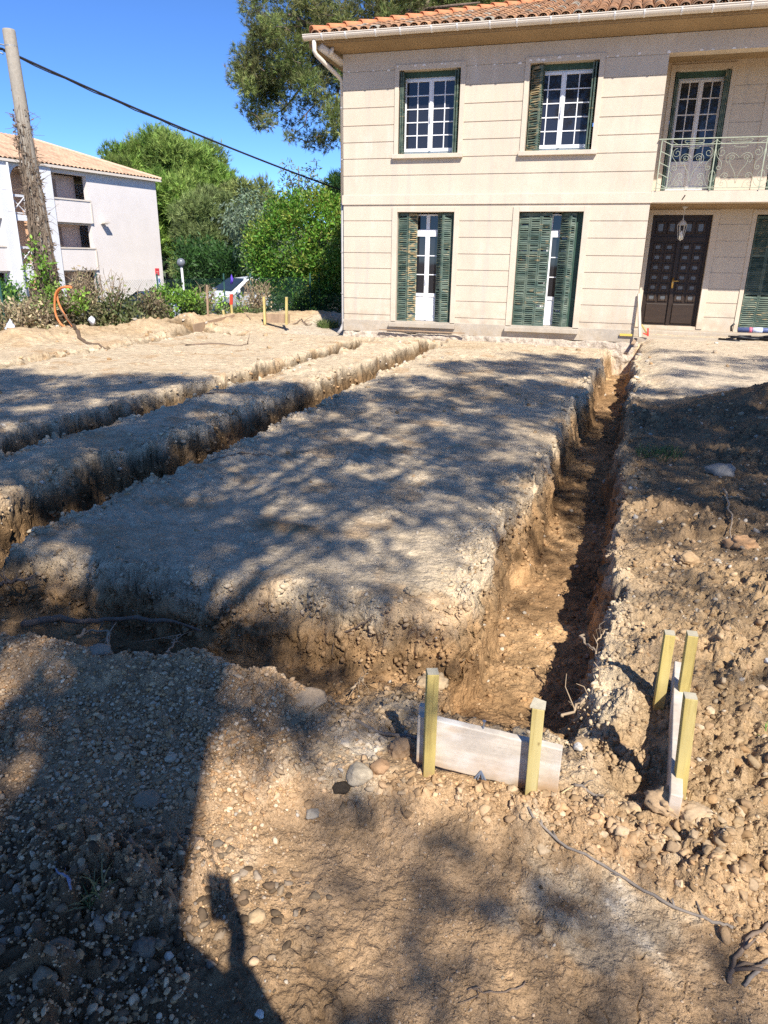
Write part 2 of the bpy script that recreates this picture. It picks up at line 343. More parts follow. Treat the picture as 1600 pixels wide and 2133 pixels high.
def ground_fields(x, y, fine=True):
    x = np.asarray(x, np.float64); y = np.asarray(y, np.float64)
    w1, w2 = fbm(x, y, 1.5, 4, 11), fbm(x, y, 1.5, 4, 23)
    wf1, wf2 = fbm(x, y, 7, 3, 31), fbm(x, y, 7, 3, 37)
    near = sst(7, 2, y)
    wx = x + .085*w1 + .016*wf1; wy = y + .085*w2 + .016*wf2
    z = .022*fbm(x, y, .45, 3, 3) + .006*fbm(x, y, 2.2, 4, 5)
    # --- large forms
    house_dip = sst(14.6, 15.7, y) * sst(.95, .55, x) * sst(-8.0, -6.4, x)
    z += -.15*house_dip
    z += .035*g2(x, y, PILE[0], PILE[1], .20, .07)*(1+.7*fbm(x, y, 7, 3, 65))
    z += .05*g2(x, y, -4.0, 9, .5, 9) + .03*fbm(x, y, 3, 3, 8)*sst(.6, .2, np.abs(x+4.0))
    terr = sst(.75, 1.15, x + .12*w1) * sst(9.0, 10.2, y + .35*w2 + .12*(x-1))
    z += .09*terr
    heap = .42*g2(x, y, 2.9, 7.0, 1.15, 1.9) + .20*g2(x, y, 1.8, 8.4, .8, .7) + .12*g2(x, y, 2.0, 4.6, 1.0, 1.4) + .10*g2(x, y, 1.2, 3.0, .6, .8)
    z += heap*(1 + .35*fbm(x, y, 2.3, 4, 41))
    bd = pl_dist(x, y, BERM); berm = np.exp(-(bd/.75)**2)
    z += berm*(.17 + .12*fbm(x, y, 1.1, 4, 51)) 
    step = sst(.16, -.10, y - (1.62 + .13*np.clip(x, -1, 1.2)) + .10*w1)          # scraped strip in front of the boards
    step *= sst(-1.15, -.75, x)
    z += -.05*step
    z += .06*np.exp(-((y-2.02)/.16)**2)*sst(-.55, -.85, x)*(1+.8*fbm(x, y, 3, 3, 61))   # spoil lip along the near trench
    rowd = np.full(x.shape, 9.0)
    for P in ROWS: rowd = np.minimum(rowd, pl_dist(x, y, P))
    z += .028*np.exp(-(rowd/.10)**2)*(1+.6*wf1)
    # --- trenches (depth, signed distance, wall widths in, out)
    l1 = -.43 + .061*(y-3.2); r1 = np.maximum(.10 + .056*(y-3.0), .185 - .03*sst(2.7, 2.2, y))
    dep = np.zeros(x.shape); edge = np.full(x.shape, 9.0)
    def cut(depth, d, win, wout):
        nonlocal dep, edge
        t_ = np.clip((wout-d)/(win+wout), 0, 1); p = .35*t_*t_*(3-2*t_) + .65*t_**.9
        dep = np.maximum(dep, depth*p); edge = np.minimum(edge, d)
    f1 = np.where(y < 3.3, .40, .46)
    cut(.44*sst(2.05, 3.0, y) + .06*sst(2.0, 2.3, y), np.maximum.reduce([l1-wx, wx-r1, 2.12-wy, wy-15.95]), .05, .05)
    sl = sst(-1.15, -.6, x)*sst(2.95, 2.2, y)                      # the floor climbs to the near lip on the right half
    cut(.35*(1-.75*sl) , np.maximum.reduce([-5.6-wx, wx-.06, 2.24-.10*sl-wy, wy-2.84]), .13, .12)
    cut(.52, np.maximum.reduce([-3.62+.03*(y-6)-wx, wx+3.08-.02*(y-6), 2.3-wy, wy-15.0]), .07, .05)
    cut(.50, np.maximum.reduce([-5.02+.045*(y-8)-wx, wx+4.5-.035*(y-8), 2.6-wy, wy-14.6]), .07, .06)
    cut(.10, np.maximum.reduce([-8.62-wx, wx+8.35, 7.0-wy, wy-14.4]), .10, .12)
    cut(.16, np.maximum.reduce([-9.2-wx, wx+7.4, 14.1-wy, wy-14.6]), .14, .14)
    # caved pockets in the front bank
    for cx, cy, rx, ry, dd in ((-2.55, 2.92, .32, .14, .12), (-1.75, 2.86, .16, .10, .10), (-.5, 2.95, .13, .16, .14), (-.30, 3.6, .10, .4, .12), (-.22, 5.2, .12, .5, .12), (-3.0, 6.6, .14, .35, .10)):
        dep = np.maximum(dep, dd*g2(x, y, cx, cy, rx, ry)) if False else dep + dd*g2(x, y, cx, cy, rx, ry)*sst(.30, .36, dd+.2)*(dep < .3)
    hollow = .07*g2(x, y, .27, 2.25, .10, .42)                      # rut beside the right board
    z += .11*g2(x, y, .25, 2.42, .07, .22)*(1+.5*fbm(x, y, 6, 3, 63))
    z = z - dep - hollow
    # crumbled lips
    lip = np.exp(-((edge-.06)/.11)**2)
    z += lip*(-.02 + .030*fbm(x, y, 5, 4, 71))
    ed2 = np.clip(dep/.40, 0, 1)
    # beyond the fence the street lies lower
    fs = pl_side(x, y, FENCE)
    z = z*sst(6, 2, fs) - 1.25*sst(.6, 3.2, fs) 
    r = np.hypot(x, y)
    z = np.where(r > 45, z - .004*(r-45), z)
    out = dict(z=z, dep=dep, wall=np.clip(4*ed2*(1-ed2), 0, 1), ed=ed2, lip=lip, heap=heap, terr=terr, berm=berm, step=step, edge=edge, fs=fs, row=rowd, w1=w1, w2=w2, house=house_dip)
    if not fine: return out
    # --- clods, crumbs and cracks
    gravel = sst(-.72, -.98, x + .10*w1)*sst(2.2, 2.05, y+.05*w2)*sst(-3.5, -3.2, x)
    clody = np.clip(sst(.28, .5, x+.10*w1)*sst(1.45, 1.75, y)*sst(9.2, 8, y), 0, 1)
    patch = sst(.1, .7, fbm(x, y, 1.7, 4, 83))
    rough_ = .22 + .38*patch + .30*sst(2.0, 1.6, y)*sst(-.2, .6, fbm(x, y, 3.1, 3, 85)) + .55*out['wall'] + .75*lip + .85*clody + .5*np.clip(berm, 0, 1) + .5*gravel + .25*out['ed']
    rough_ = rough_*(1-.85*terr) + .5*np.exp(-(rowd/.12)**2)
    rough_ *= .75 + .6*fbm(x, y, 2.7, 3, 81)
    rough_ = np.clip(rough_, .04, 1.6)*(fs < 3)
    cr = np.zeros(x.shape); crack = np.zeros(x.shape); tone = np.zeros(x.shape)
    for s_, am, sd in ((9.0, .034, 91), (22.0, .016, 95), (52.0, .0075, 99)):
        f1_, f2_, idv = worley(x*s_ + .25*wf1, y*s_ + .25*wf2, sd)
        bump_ = np.clip(1-(f1_/.62)**2, 0, 1)*sst(.25, .8, idv)*(.5+idv)
        cr += am*bump_*np.clip(rough_ - (.25 if s_ < 10 else 0.05), 0, 2); tone += (idv-.5)*bump_
    f1_, f2_, idv = worley(x*11 + .6*wf1, y*11 + .6*wf2, 131)
    crk = sst(.05, .0, f2_-f1_)*sst(.25, .8, fbm(x, y, 2.1, 4, 133))*sst(2.4, 1.7, y)*sst(.1, .5, fbm(x, y, 9, 2, 137))
    z = z + cr - .006*crk
    z += .006*fbm(x, y, 13, 4, 141)*(.4+rough_) + .0022*fbm(x, y, 62, 3, 143)*(y < 4) + .010*fbm(x, y, 30, 3, 145)*np.clip(rough_-.3, 0, 1)
    tread = np.sin((x*.62 + y*.78)*2*math.pi/.085)*sst(.05, .4, fbm(x*.5, y*.5, .8, 3, 151))*(out['ed'] < .05)*(y > 3)*(x > -3)*(x < 0)
    z += .0055*tread
    out.update(z=z, gravel=gravel, clody=clody, rough=rough_, crack=crk, tone=tone)
    return out
def gz(x, y):
    return ground_fields(np.atleast_1d(np.asarray(x, float)), np.atleast_1d(np.asarray(y, float)))['z']

def ground_color(x, y, f):
    n1, n2, n3 = fbm(x, y, .8, 4, 201), fbm(x, y, 3.3, 5, 211), fbm(x, y, 14, 4, 221)
    c = np.tile(np.array([[.535, .425, .285]]), (len(x), 1))                     # pale dusty made ground
    c = mixc(c, (.44, .32, .19), sst(.05, .8, n1)*.6)
    c = mixc(c, (.42, .265, .135), np.clip(sst(.35, .8, n2), 0, 1)*.55)
    c = mixc(c, (.40, .25, .125), np.clip(1.3*g2(x, y, PILE[0]+.04, PILE[1], .26, .10), 0, 1)*.9)
    fg = sst(2.25, 1.75, y)*sst(-1.25, -.75, x)
    c = mixc(c, (.40, .255, .135), fg*.9)
    c = mixc(c, (.47, .37, .25), fg*sst(.0, .7, n2+.4*n3)*.8)
    chalk = sst(.30, .75, n1*.5+n2*.5+.35*n3)*fg
    c = mixc(c, (.62, .55, .44), chalk*.75)
    c = mixc(c, (.205, .130, .068), fg*sst(.15, .8, fbm(x, y, 1.9, 4, 231))*.6)
    c = mixc(c, (.42, .28, .16), f['gravel']*.9)
    c = mixc(c, (.375, .25, .135), f['clody']*.85)
    c = mixc(c, (.36, .245, .135), sst(.14, .30, x+.08*n2)*sst(1.6, 2.0, y)*sst(9.5, 8, y)*(1-f['ed'])*.8)
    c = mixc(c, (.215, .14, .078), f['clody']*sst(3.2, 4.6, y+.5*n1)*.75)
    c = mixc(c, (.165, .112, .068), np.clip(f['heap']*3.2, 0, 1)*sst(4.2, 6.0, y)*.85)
    c = mixc(c, (.53, .435, .315), f['terr']*.9)
    c = mixc(c, (.43, .305, .175), np.clip(f['berm']*1.4, 0, 1)*.75)
    fresh = sst(.10, .55, f['ed'])
    och = np.array([.36, .222, .108]); c = c*(1-fresh[:, None]*.92) + fresh[:, None]*.92*och*(1+.22*n2+.16*n3)[:, None]
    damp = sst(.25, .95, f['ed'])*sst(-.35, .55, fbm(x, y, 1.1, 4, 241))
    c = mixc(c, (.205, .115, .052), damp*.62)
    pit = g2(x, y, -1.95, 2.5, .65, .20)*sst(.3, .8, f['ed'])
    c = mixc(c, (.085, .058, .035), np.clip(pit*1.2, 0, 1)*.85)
    c = mixc(c, (.50, .44, .36), sst(.2, .6, f['house'])*sst(15.5, 16, y)*.5)
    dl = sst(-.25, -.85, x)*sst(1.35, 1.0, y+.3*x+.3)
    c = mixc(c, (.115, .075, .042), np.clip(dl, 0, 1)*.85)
    veg = sst(-.3, .8, f['fs']); c = mixc(c, (.16, .15, .09), veg*.9)
    street = sst(5, 7, f['fs']); c = mixc(c, (.13, .125, .12), street*.8)
    k = 1 + .16*n3 + .20*f['tone'] - .3*f['crack']*fg
    return np.clip(c*k[:, None], .01, .9)

def build_ground():
    th0, th1 = -math.pi/2+rad(-33), math.pi/2
    a_f = np.linspace(rad(-16.5-34), rad(16.5+4), 900)            # fine wedge the photo looks over, coarse all the way round
    a_c = np.linspace(rad(20.5), rad(360-50.5), 72)[1:-1]
    a = np.concatenate([a_f, a_c])
    r = np.concatenate([[.02, .3, .5], np.exp(np.linspace(math.log(.66), math.log(24), 1150)), np.exp(np.linspace(math.log(24), math.log(900), 44))[1:]])
    A, Rr = np.meshgrid(a, r); X, Y = Rr*np.sin(A), Rr*np.cos(A)
    x, y = X.ravel(), Y.ravel()
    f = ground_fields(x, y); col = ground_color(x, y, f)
    V = np.stack([x, y, f['z']], 1)
    # undercut and lumpy trench walls: push wall vertices sideways with 3-D noise
    wl = f['wall'] > .02; p = V[wl]; am = f['wall'][wl]*.060
    e0 = f['edge'][wl]; h_ = .03
    gx = ground_fields(p[:, 0]+h_, p[:, 1], False)['edge']-e0; gy_ = ground_fields(p[:, 0], p[:, 1]+h_, False)['edge']-e0
    gn = np.hypot(gx, gy_)+1e-6; gx, gy_ = gx/gn, gy_/gn
    bil = lambda s_, sd: np.abs(vn3(p[:, 0]*s_, p[:, 1]*s_, p[:, 2]*s_*1.15, sd)*2-1)
    b = .55*bil(4.5, 301)+.85*bil(9, 303)+.60*bil(20, 305)+.30*bil(45, 307)-.8
    V[wl, 0] -= am*1.25*b*gx; V[wl, 1] -= am*1.25*b*gy_; V[wl, 2] += am*.35*b
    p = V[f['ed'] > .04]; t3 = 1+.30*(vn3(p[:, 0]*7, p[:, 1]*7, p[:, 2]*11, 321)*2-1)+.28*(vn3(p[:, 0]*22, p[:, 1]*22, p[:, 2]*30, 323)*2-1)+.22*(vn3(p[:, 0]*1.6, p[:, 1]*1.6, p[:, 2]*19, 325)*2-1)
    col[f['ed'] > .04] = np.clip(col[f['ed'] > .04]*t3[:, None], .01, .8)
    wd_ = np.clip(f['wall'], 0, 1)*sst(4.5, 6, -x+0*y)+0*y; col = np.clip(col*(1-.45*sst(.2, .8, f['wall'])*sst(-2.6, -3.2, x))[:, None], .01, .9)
    m, n = len(r), len(a)
    i = np.arange(m-1)[:, None]*n; j = np.arange(n)[None, :]; jn = (j+1) % n
    Fc = np.stack([i+j, i+jn, i+n+jn, i+n+j], -1).reshape(-1, 4)
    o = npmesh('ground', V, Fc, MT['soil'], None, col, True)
    tag(o, kind='structure')
build_ground()

# ------------------------------------------------------------------ loose stones and clods
def ico(sub):
    bm = bmesh.new(); bmesh.ops.create_icosphere(bm, subdivisions=sub, radius=1.0)
    v = np.array([q.co[:] for q in bm.verts]); fc = np.array([[q.index for q in t.verts] for t in bm.faces]); bm.free(); return v, fc
def rock_variants(sub, k, seed, rough):
    rs = np.random.RandomState(seed); v, fc = ico(sub); out = []
    for q in range(k):
        o = rs.rand(3)*50
        d = 1 + rough*(vn3(v[:, 0]*1.3+o[0], v[:, 1]*1.3+o[1], v[:, 2]*1.3+o[2], 5)*2-1) + .5*rough*(vn3(v[:, 0]*3+o[0], v[:, 1]*3+o[1], v[:, 2]*3+o[2], 6)*2-1)
        p = v*d[:, None]
        for c in range(7):                                   # chop flats
            n = rs.randn(3); n /= np.linalg.norm(n); h = .52+.30*rs.rand(); e = p@n-h; p = p - np.where(e > 0, e*.95, 0)[:, None]*n
        out.append(p*np.array([1.05, .58+.37*rs.rand(), .40+.34*rs.rand()]))
    return out, fc
def rot_rand(rs, n, tilt=.7):
    a, b, c = rs.rand(n)*2*math.pi, (rs.rand(n)-.5)*2*tilt, (rs.rand(n)-.5)*2*tilt
    ca, sa, cb, sb, cc, sc2 = np.cos(a), np.sin(a), np.cos(b), np.sin(b), np.cos(c), np.sin(c)
    Rm = np.zeros((n, 3, 3))
    Rm[:, 0, 0] = ca*cb; Rm[:, 0, 1] = ca*sb*sc2-sa*cc; Rm[:, 0, 2] = ca*sb*cc+sa*sc2
    Rm[:, 1, 0] = sa*cb; Rm[:, 1, 1] = sa*sb*sc2+ca*cc; Rm[:, 1, 2] = sa*sb*cc-ca*sc2
    Rm[:, 2, 0] = -sb; Rm[:, 2, 1] = cb*sc2; Rm[:, 2, 2] = cb*cc
    return Rm
def scatter(name, x, y, r, cols, seed, sub=1, rough=.35, sink=.35, label=None, lift=0.0, smooth=False):
    rs = np.random.RandomState(seed); n = len(x)
    f = ground_fields(x, y); z = f['z']
    big = r/np.maximum(np.hypot(x, y), .5) > .0085            # more faces on those that show large
    Ps, Fs, Cs, off = [], [], [], 0
    for sb, sel in ((1, ~big), (2, big)):
        m = int(sel.sum())
        if not m: continue
        var, fc = rock_variants(sb, 14, seed+sb, rough*(1 if sb == 1 else 1.35)); nv = len(var[0])
        base = np.array(var)[rs.randint(0, len(var), m)]; Rm = rot_rand(rs, m)
        P = np.einsum('nij,nvj->nvi', Rm, base)*r[sel][:, None, None]
        P += np.stack([x[sel], y[sel], z[sel] + r[sel]*(.42-sink) + lift], 1)[:, None, :]
        Ps.append(P.reshape(-1, 3)); Fs.append((fc[None] + (np.arange(m)*nv)[:, None, None]).reshape(-1, 3)+off); Cs.append(np.repeat(cols[sel], nv, 0)); off += m*nv
    o = npmesh(name, np.concatenate(Ps), np.concatenate(Fs), MT['stone'], None, np.concatenate(Cs), smooth)
    tag(o, label, kind='stuff'); return o
def stone_cols(rs, n, pal, var=.16):
    p = np.array(pal); c = p[rs.randint(0, len(p), n)]; return np.clip(c*(1+var*rs.randn(n, 1)), .02, .85)
PAL_G = [(.52,.345,.19), (.46,.29,.15), (.56,.395,.235), (.39,.245,.13), (.49,.35,.215), (.46,.265,.125), (.58,.455,.31)]  # gravel tones lightened: softer light in the shade is put into the stone colour
PAL_C = [(.36,.24,.13), (.40,.285,.165), (.32,.20,.10), (.42,.32,.21), (.34,.225,.125)]
PAL_D = [(.13,.088,.052), (.17,.115,.07), (.21,.155,.10), (.10,.07,.043), (.28,.22,.16)]
PAL_M = PAL_C + [(.44,.37,.28), (.30,.20,.11), (.47,.41,.33)]

rs = np.random.RandomState(7)
# crushed gravel, near left
n = 30000
x = rs.uniform(-3.4, -.62, n); y = .62 + 1.55*rs.rand(n)**1.15
q = ground_fields(x, y)
gn = fbm(x, y, 2.4, 3, 91); keep = (rs.rand(n) < q['gravel']*(.95+.5*gn)+.02) & (rs.rand(n) < np.clip(1.5-.35*np.hypot(x+.8, y-.9), .25, 1)); x, y = x[keep], y[keep]; n = len(x)
gn = fbm(x, y, 1.6, 3, 93)
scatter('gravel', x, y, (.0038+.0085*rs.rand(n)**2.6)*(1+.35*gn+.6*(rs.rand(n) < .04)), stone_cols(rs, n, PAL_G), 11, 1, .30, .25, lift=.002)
# lumps of broken soil on the right bank
n = 15000
x = rs.uniform(.22, 3.3, n); y = 1.5 + 7.2*rs.rand(n)**1.6
q = ground_fields(x, y)
keep = (rs.rand(n) < q['clody']*sst(6.5, 2.5, y)*.95 + .10*q['clody']) & (q['dep'] < .05) & ~((np.abs(x-.33) < .12) & (y < 2.7)); x, y = x[keep], y[keep]; n = len(x)
scatter('soil_crumbs', x, y, .0055+.022*rs.rand(n)**3.6, stone_cols(rs, n, PAL_C), 21, 1, .38, .35)
# dark earth and stones at the lower left
n = 4200
x = rs.uniform(-1.5, -.28, n); y = rs.uniform(.55, 1.40, n)
keep = (rs.rand(n) < np.exp(-((pl_dist(x, y, ROWS[2]))/.22)**2)) | (rs.rand(n) < .22*sst(-.45, -.8, x)); x, y = x[keep], y[keep]; n = len(x)
scatter('dark_rubble', x, y, .004+.017*rs.rand(n)**3.2, stone_cols(rs, n, PAL_D), 31, 1, .38, .35)
# rubble rows along the step and on the near lip of the trench
xs, ys = [], []
for P, k, sd in ((ROWS[0], 900, .07), (ROWS[1], 3200, .06)):
    P = np.array(P); t = rs.rand(k)*(len(P)-1); i = np.minimum(t.astype(int), len(P)-2); f_ = (t-i)[:, None]
    p = P[i]*(1-f_) + P[i+1]*f_ + rs.randn(k, 2)*sd; xs.append(p[:, 0]); ys.append(p[:, 1])
x, y = np.concatenate(xs), np.concatenate(ys); n = len(x)
cc = ground_color(x, y, ground_fields(x, y))*.5+stone_cols(rs, n, PAL_C+PAL_G)*.5
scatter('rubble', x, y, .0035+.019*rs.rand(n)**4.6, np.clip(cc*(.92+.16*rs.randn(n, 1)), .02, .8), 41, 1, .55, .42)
# stray stones over everything, fewer and larger with distance
n = 26000
rr = np.exp(rs.uniform(math.log(.75), math.log(19), n)); aa = rs.uniform(rad(-48), rad(15), n)
x, y = rr*np.sin(aa), rr*np.cos(aa)
q = ground_fields(x, y)
keep = (rs.rand(n) < np.clip(.03 + .22*sst(.25, .8, fbm(x, y, 1.3, 4, 99)) + .55*q['lip'] + .28*q['ed'] + .45*q['clody'] + .5*np.clip(q['heap']*3, 0, 1) + .3*q['berm'] - .6*q['terr'], .03, 1)) & (y < 15.8) & (q['fs'] < 0)
x, y, rr = x[keep], y[keep], rr[keep]; n = len(x)
scatter('loose_stones', x, y, (.0020+.0018*rr)*(.5+2.2*rs.rand(n)**3.5), stone_cols(rs, n, PAL_M, .2), 51, 1, .36, .35)
# crumbs fallen from the trench edges, the colour of the ground they lie on
n = 70000
rr = np.exp(rs.uniform(math.log(1.6), math.log(11), n)); aa = rs.uniform(rad(-48), rad(15), n); x, y = rr*np.sin(aa), rr*np.cos(aa)
q = ground_fields(x, y)
keep = (rs.rand(n) < .85*np.exp(-((q['edge']-.05)/.13)**2) + .10*q['ed'] + .25*q['wall']) & (q['fs'] < 0) & (y < 15.5); x, y, rr = x[keep], y[keep], rr[keep]; n = len(x)
cc = ground_color(x, y, ground_fields(x, y)); cc = np.clip(cc*(.95+.14*rs.randn(n, 1)), .02, .8)
scatter('edge_crumbs', x, y, (.0035+.0011*rr)*(.6+2.6*rs.rand(n)**3.2), cc, 71, 1, .38, .30)
# fine grit on the scraped strip nearest the viewer
n = 42000
x = rs.uniform(-.85, 1.0, n); y = .66+1.35*rs.rand(n)**1.3
gn = fbm(x, y, 4.5, 3, 97); keep = rs.rand(n) < .45+.9*gn; x, y = x[keep], y[keep]; n = len(x)
cc = ground_color(x, y, ground_fields(x, y))*.7+.3*stone_cols(rs, n, [(.44,.34,.22), (.52,.46,.37), (.40,.28,.16), (.33,.22,.12)], .2)
scatter('grit', x, y, .0012+.0062*rs.rand(n)**4.5, np.clip(cc*(.95+.18*rs.randn(n, 1)), .02, .8), 61, 1, .34, .36)
# ================================================================== THE VILLA
def wall_cells(g, x0, x1, z0, z1, y, th, holes=(), joints=(), gh=.017, gd=.013):
    xs, zs = {x0, x1}, {z0, z1}
    for a, b, c, d in holes: xs |= {a, b}; zs |= {c, d}
    for jz, a, b in joints: xs |= {a, b}; zs |= {jz-gh/2, jz+gh/2}
    xs = sorted(q for q in xs if x0 <= q <= x1); zs = sorted(q for q in zs if z0 <= q <= z1)
    for xa, xb in zip(xs[:-1], xs[1:]):
        run = None                                            # merge equal cells vertically
        for za, zb in zip(zs[:-1], zs[1:]):
            cx, cz = (xa+xb)/2, (za+zb)/2
            k = 'hole' if any(a < cx < b and c < cz < d for a, b, c, d in holes) else (
                'j' if any(abs(jz-cz) < gh/2 and a < cx < b for jz, a, b in joints) else 'w')
            if run and run[0] == k: run[2] = zb
            else:
                if run and run[0] != 'hole': g.box(xa, xb, y+(gd if run[0] == 'j' else 0), y+th, run[1], run[2])
                run = [k, za, zb]
        if run and run[0] != 'hole': g.box(xa, xb, y+(gd if run[0] == 'j' else 0), y+th, run[1], run[2])

villa = empty('villa', (-5.706, HY, -.15), 'two storey cream villa with green shutters, iron balcony and tiled hip roof', 'house')
XL, XC, XR = -5.706, .73, 10.9
RY = HY + 1.35                                                # back wall of the loggia
UP = [(-4.476, -3.192, 3.661, 5.207), (-1.819, -.511, 3.661, 5.207)]
DN = [(-4.463, -3.200, .216, 2.534), (-1.830, -.526, .216, 2.534)]
US = [(-4.567, -3.092, 5.311), (-1.915, -.414, 5.311)]       # outer edges of the surrounds
DS = [(-4.580, -3.085, 2.632), (-1.955, -.400, 2.632)]
J_UP = [5.229, 4.893, 4.564, 4.230, 3.912]; J_UP2 = [3.594, 3.261]
J_DN = [2.357, 2.030, 1.694, 1.364, 1.041, .712, .358]
joints = []
for z in J_UP:
    ed = [XL, US[0][0], US[0][1], US[1][0], US[1][1], XC]
    joints += [(z, ed[0], ed[1]), (z, ed[2], ed[3]), (z, ed[4], ed[5])]
for z in J_UP2: joints.append((z, XL, XC))
for z in J_DN:
    joints += [(z, XL, DS[0][0]), (z, DS[0][1], DS[1][0]), (z, DS[1][1], XC)]
g = G()
wall_cells(g, XL, XC, .24, 5.56, HY, .42, UP + DN, joints)
g.build('wall', MT['stucco'], villa)
g = G(); g.box(XC-.38, XC, HY+.42, RY+.4, -.3, 5.56); g.build('porch_side_wall', MT['stucco'], villa)
g = G(); g.box(XL, XL+.42, HY+.42, HY+10, -.6, 5.56)
g.build('side_wall', MT['stucco'], villa)
g = G(); wall_cells(g, 4.47, XR, -.3, 5.56, HY, .42, [], [(z, 4.47, XR) for z in J_UP+J_UP2+J_DN])
g.box(XR-.42, XR, HY+.42, HY+10, -.6, 5.56); g.box(XL+.42, XR-.42, HY+9.6, HY+10, -.6, 5.56); g.box(4.47, 4.85, HY+.42, RY+.4, -.3, 5.56)
g.build('wing_wall', MT['stucco'], villa)
# grey plinth with its broken underside where the soil was dug away
g = G(); g.box(XL-.012, XC+.006, HY-.022, HY+.42, -.02, .24); g.box(XL-.012, XL+.05, HY+.42, HY+6, -.5, .24)
g.build('plinth', MT['plinth'], villa, bevel=.006)
nx, nz = 300, 26
xx, zz = np.meshgrid(np.linspace(XL-.01, XC+.12, nx), np.linspace(-.62, -.005, nz), indexing='ij')
tz = (zz+.62)/.615
dz = .075*fbm(xx.ravel(), 0*xx.ravel()+3, 2.2, 5, 401).reshape(xx.shape)*tz
out_ = .05+.11*(1-tz) + .05*fbm(xx.ravel(), zz.ravel(), 3.2, 4, 403).reshape(xx.shape) + .03*fbm(xx.ravel(), zz.ravel(), 11, 3, 405).reshape(xx.shape)
out_ = np.where(tz > .97, -.01, out_*.8)
V = np.stack([xx, HY-.02-out_, zz+np.minimum(dz, .0)+.0], -1).reshape(-1, 3)
i = np.arange(nx-1)[:, None]*nz; j = np.arange(nz-1)[None]
Fq = np.stack([i+j, i+nz+j, i+nz+j+1, i+j+1], -1).reshape(-1, 4)
npmesh('foundation', V, Fq, MT['rubble'], villa, None, True)
# string course, frieze
g = G(); g.box(XL-.028, XC+.02, HY-.028, HY+.02, 2.683, 2.876); g.build('string_course', MT['trim'], villa, bevel=.006)
# lintel band above the loggia and the ceilings
g = G(); wall_cells(g, XC, 4.47, 5.25, 5.56, HY, .30); g.build('loggia_lintel', MT['stucco'], villa)
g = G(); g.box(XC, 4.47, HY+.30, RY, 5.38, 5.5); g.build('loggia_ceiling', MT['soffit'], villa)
# recessed back wall with its own joints and surrounds
FD = (.885, 2.085, .245, 2.548); SD = (2.930, 4.20, .19, 2.548); BD = (.955, 2.005, 3.02, 5.215); B2 = (2.98, 4.05, 3.02, 5.215)
fs_, ss_, bs_, b2 = (.80, 2.21, 2.645), (2.845, 4.29, 2.645), (.865, 2.095, 5.335), (2.70, 4.30, 5.335)
jj = []
for z in (2.357, 2.03, 1.71, 1.39, 1.06, .76, .46): jj += [(z, 2.215, 2.84)]
for z in (4.93, 4.60, 4.27, 3.93, 3.60, 3.26): jj += [(z, 2.10, 2.695)]
g = G(); wall_cells(g, XC, 4.47, -.1, 5.5, RY, .4, [FD, SD, BD, B2], jj); g.build('loggia_wall', MT['stucco'], villa)
# balcony slab
g = G(); g.box(XC-.004, 4.47, HY-.018, RY, 2.690, 2.905); g.build('balcony_slab', MT['trim'], villa, bevel=.008)
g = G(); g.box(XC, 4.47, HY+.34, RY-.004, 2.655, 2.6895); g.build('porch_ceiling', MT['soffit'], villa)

def surround(op, xa, xb, zt, zb, y, proud=.022, foot=None):
    x0, x1, z0, z1 = op; g = G()
    g.box(xa, x0, y-proud, y+.01, zb, zt); g.box(x1, xb, y-proud, y+.01, zb, zt); g.box(x0, x1, y-proud, y+.01, z1, zt)
    return g.build('window_surround', MT['trim'], villa, bevel=.005)
for op, (xa, xb, zt) in zip(UP, US): surround(op, xa, xb, zt, op[2], HY)
for op, (xa, xb, zt) in zip(DN, DS): surround(op, xa, xb, zt, op[2], HY)
surround(FD, *fs_, .20, RY); surround(SD, *ss_, .17, RY); surround(BD, *bs_, 2.91, RY); surround(B2, *b2, 2.91, RY)
for x0, x1, z0, z1 in UP:
    g = G(); g.box(x0-.115, x1+.115, HY-.085, HY+.17, z0-.085, z0-.002); g.build('window_sill', MT['trim'], villa, bevel=.008)
for k, (x0, x1, z0, z1) in enumerate(DN):
    g = G(); g.box(x0-.13, x1+.13, HY-.135, HY+.16, z0-.10, z0-.002); g.build('door_sill', MT['plinth'], villa, bevel=.010)

